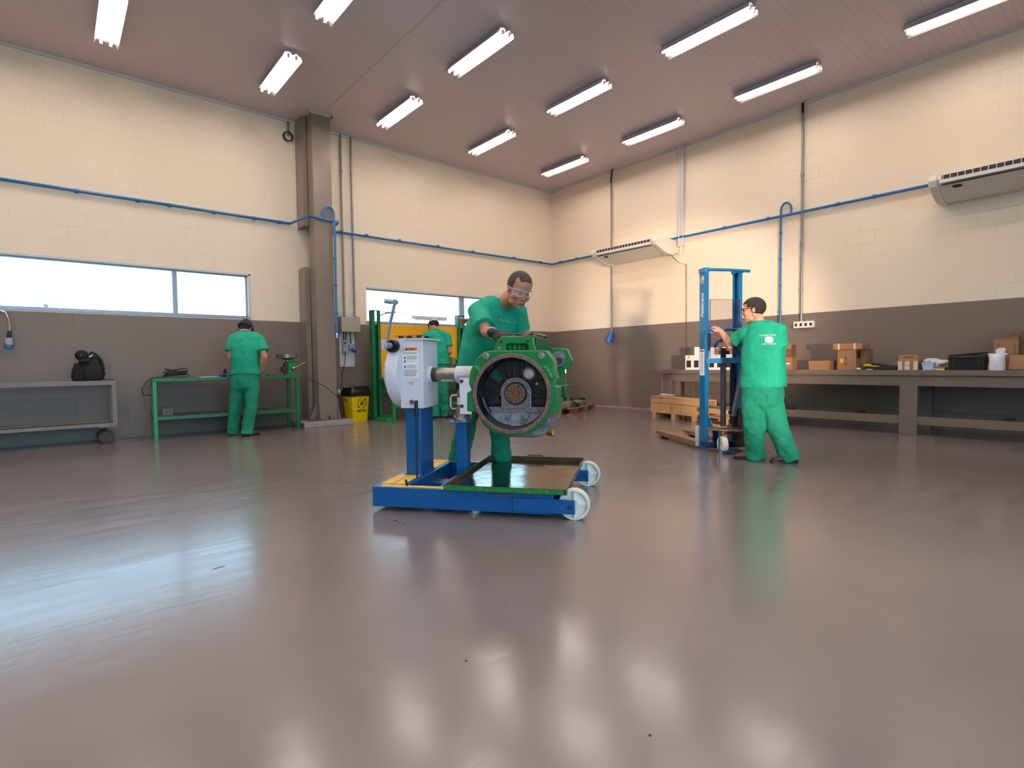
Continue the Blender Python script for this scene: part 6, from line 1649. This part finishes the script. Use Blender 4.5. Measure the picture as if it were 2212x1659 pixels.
# white shopping bag
y1, y0 = on_x(2131, 797, -.86).y, on_x(2172, 797, -.86).y; ym = (y0+y1)/2
w_ = (y1-y0)/2; b = MB('plastic_bag'); rnd = random.Random(6); n_ = 28
b.loft([[V((-.80+rx*cos(a)*(1+rnd.uniform(-.08, .08)), ym+dy+ry*sin(a)*(1+rnd.uniform(-.06, .06)), BT+z)) for a in [2*pi*i/n_ for i in range(n_)]] for z, rx, ry, dy in
       ((0, .065, w_*.86, 0), (.03, .07, w_*.9, 0), (.09, .068, w_*.84, 0), (.15, .06, w_*.88, .0), (.19, .035, w_*.9, .0), (.205, .012, w_*.8, 0))])
b.loft([[V((-.80+rx*cos(a), ym+dy+ry*sin(a), BT+z)) for a in [2*pi*i/12 for i in range(12)]] for z, rx, ry, dy in ((.18, .03, .06, -.02), (.215, .018, .04, -.03), (.25, .012, .048, -.035), (.275, .004, .03, -.045))])
for q in (y1-.02, y0+.01): b.ball((-.80, q, BT+.195), (.018, .022, .016), n=8)
o = b.obj('shopping_bag', off=(-.8, ym, BT), smooth=50); tag(o, 'upright white shopping bag right of the black crate', 'bag')
# boxes at the far right
t, y0, y1 = carton(2163, 2200, -.52, BT, .19, .2, 'lower brown box in the stack at the right edge', flap=False)
b = MB('cardboard_dark'); b.ball((-.522, (y0+y1)/2+.01, BT+.12), (.001, .012, .018)); b.obj('print_mark', t)
t, y0, y1 = carton(2146, 2199, -.50, BT+.195, .19, .22, 'upper brown box in the stack at the right edge, side handle slots', flap=False)
b = MB('cardboard_dark'); b.bb((-.502, y0+.03, BT+.21), (-.5, y0+.04, BT+.33)); b.bb((-.502, y1-.05, BT+.25), (-.5, y1-.04, BT+.33)); b.obj('handle_slot', t)
b = MB('cardboard_dark'); b.add([(-.5, y1, BT+.386), (-.5, y0, BT+.386), (-.28, y0, BT+.386), (-.28, y1, BT+.386), (-.48, y1-.1, BT+.40), (-.46, y0+.01, BT+.425), (-.28, y0+.01, BT+.425), (-.28, y1-.1, BT+.40)], [(0, 3, 2, 1), (4, 5, 6, 7), (0, 1, 5, 4), (1, 2, 6, 5), (2, 3, 7, 6), (3, 0, 4, 7)]); simple(b, 'cardboard_sheet', 'dark brown open flap piece on top of the right stack', 'cardboard', (-.4, (y0+y1)/2, BT+.386))
y = on_x(2196, 797, -.75).y
b = MB('cardboard'); b.box((-.66, y-.07, BT+.095), (.012, .30, .19), Matrix.Rotation(R(22), 3, 'Y') @ Matrix.Rotation(R(0), 3, 'X')); simple(b, 'leaning_card', 'sheet of cardboard leaning at the right edge of the workbench', 'cardboard', (-.66, y-.07, BT), bevel=.001)
y = on_x(2208, 797, -.35).y
b = MB('cardboard_dark'); b.bb((-.40, y-.35, BT), (-.1, y+.03, BT+.50)); simple(b, 'cardboard_box', 'tall dark brown box behind the stack, cut by the right edge', 'box', (-.3, y-.15, BT), bevel=.004)

# ---- small marks on the floor
def mark(px, py, rx, ry, m_, lab, name='floor_spot', rot=0):
    p = floor_pt(px, py); b = MB(m_); n = 14; rnd = random.Random(int(px))
    ps = [(p.x+(rx*cos(a)*cos(rot)-ry*sin(a)*sin(rot))*rnd.uniform(.8, 1.15), p.y+(rx*cos(a)*sin(rot)+ry*sin(a)*cos(rot))*rnd.uniform(.8, 1.15)) for a in [2*pi*i/n for i in range(n)]]
    b.add([(x, y, .0004) for x, y in ps]+[(p.x+(x-p.x)*.9, p.y+(y-p.y)*.9, .0014) for x, y in ps], [list(range(n-1, -1, -1)), list(range(n, 2*n))]+[(i, (i+1) % n, n+(i+1) % n, n+i) for i in range(n)])
    simple(b, name, lab, 'spot', (p.x, p.y, .0004), smooth=180)
mark(853, 1125, .022, .012, 'oil', 'largest of three oil drops before the blue rail', 'oil_spot', -.6)
mark(863, 1129, .009, .006, 'oil', 'middle one of three oil drops before the blue rail', 'oil_spot')
mark(872, 1132, .007, .004, 'oil', 'smallest oil drop, right of two others before the blue rail', 'oil_spot')
mark(473, 1226, .035, .006, 'floor_mark', 'reddish brown scrap on the floor in the bright window reflection', 'floor_scrap', .2)
mark(530, 1077, .05, .010, 'cardboard', 'pale brown scrap on the floor far left of the engine stand', 'floor_scrap', -.5)
mark(1089, 1300, .006, .004, 'oil', 'tiny dark speck on the floor straight below the engine', 'floor_speck')
mark(1007, 1428, .006, .004, 'oil', 'tiny dark speck on the floor at bottom centre, left one', 'floor_speck')
mark(1404, 1589, .005, .004, 'oil', 'tiny dark speck near the bottom edge right of centre', 'floor_speck')
mark(967, 1235, .014, .004, 'cardboard', 'small tan scrap on the floor below the stand', 'floor_scrap', .3)
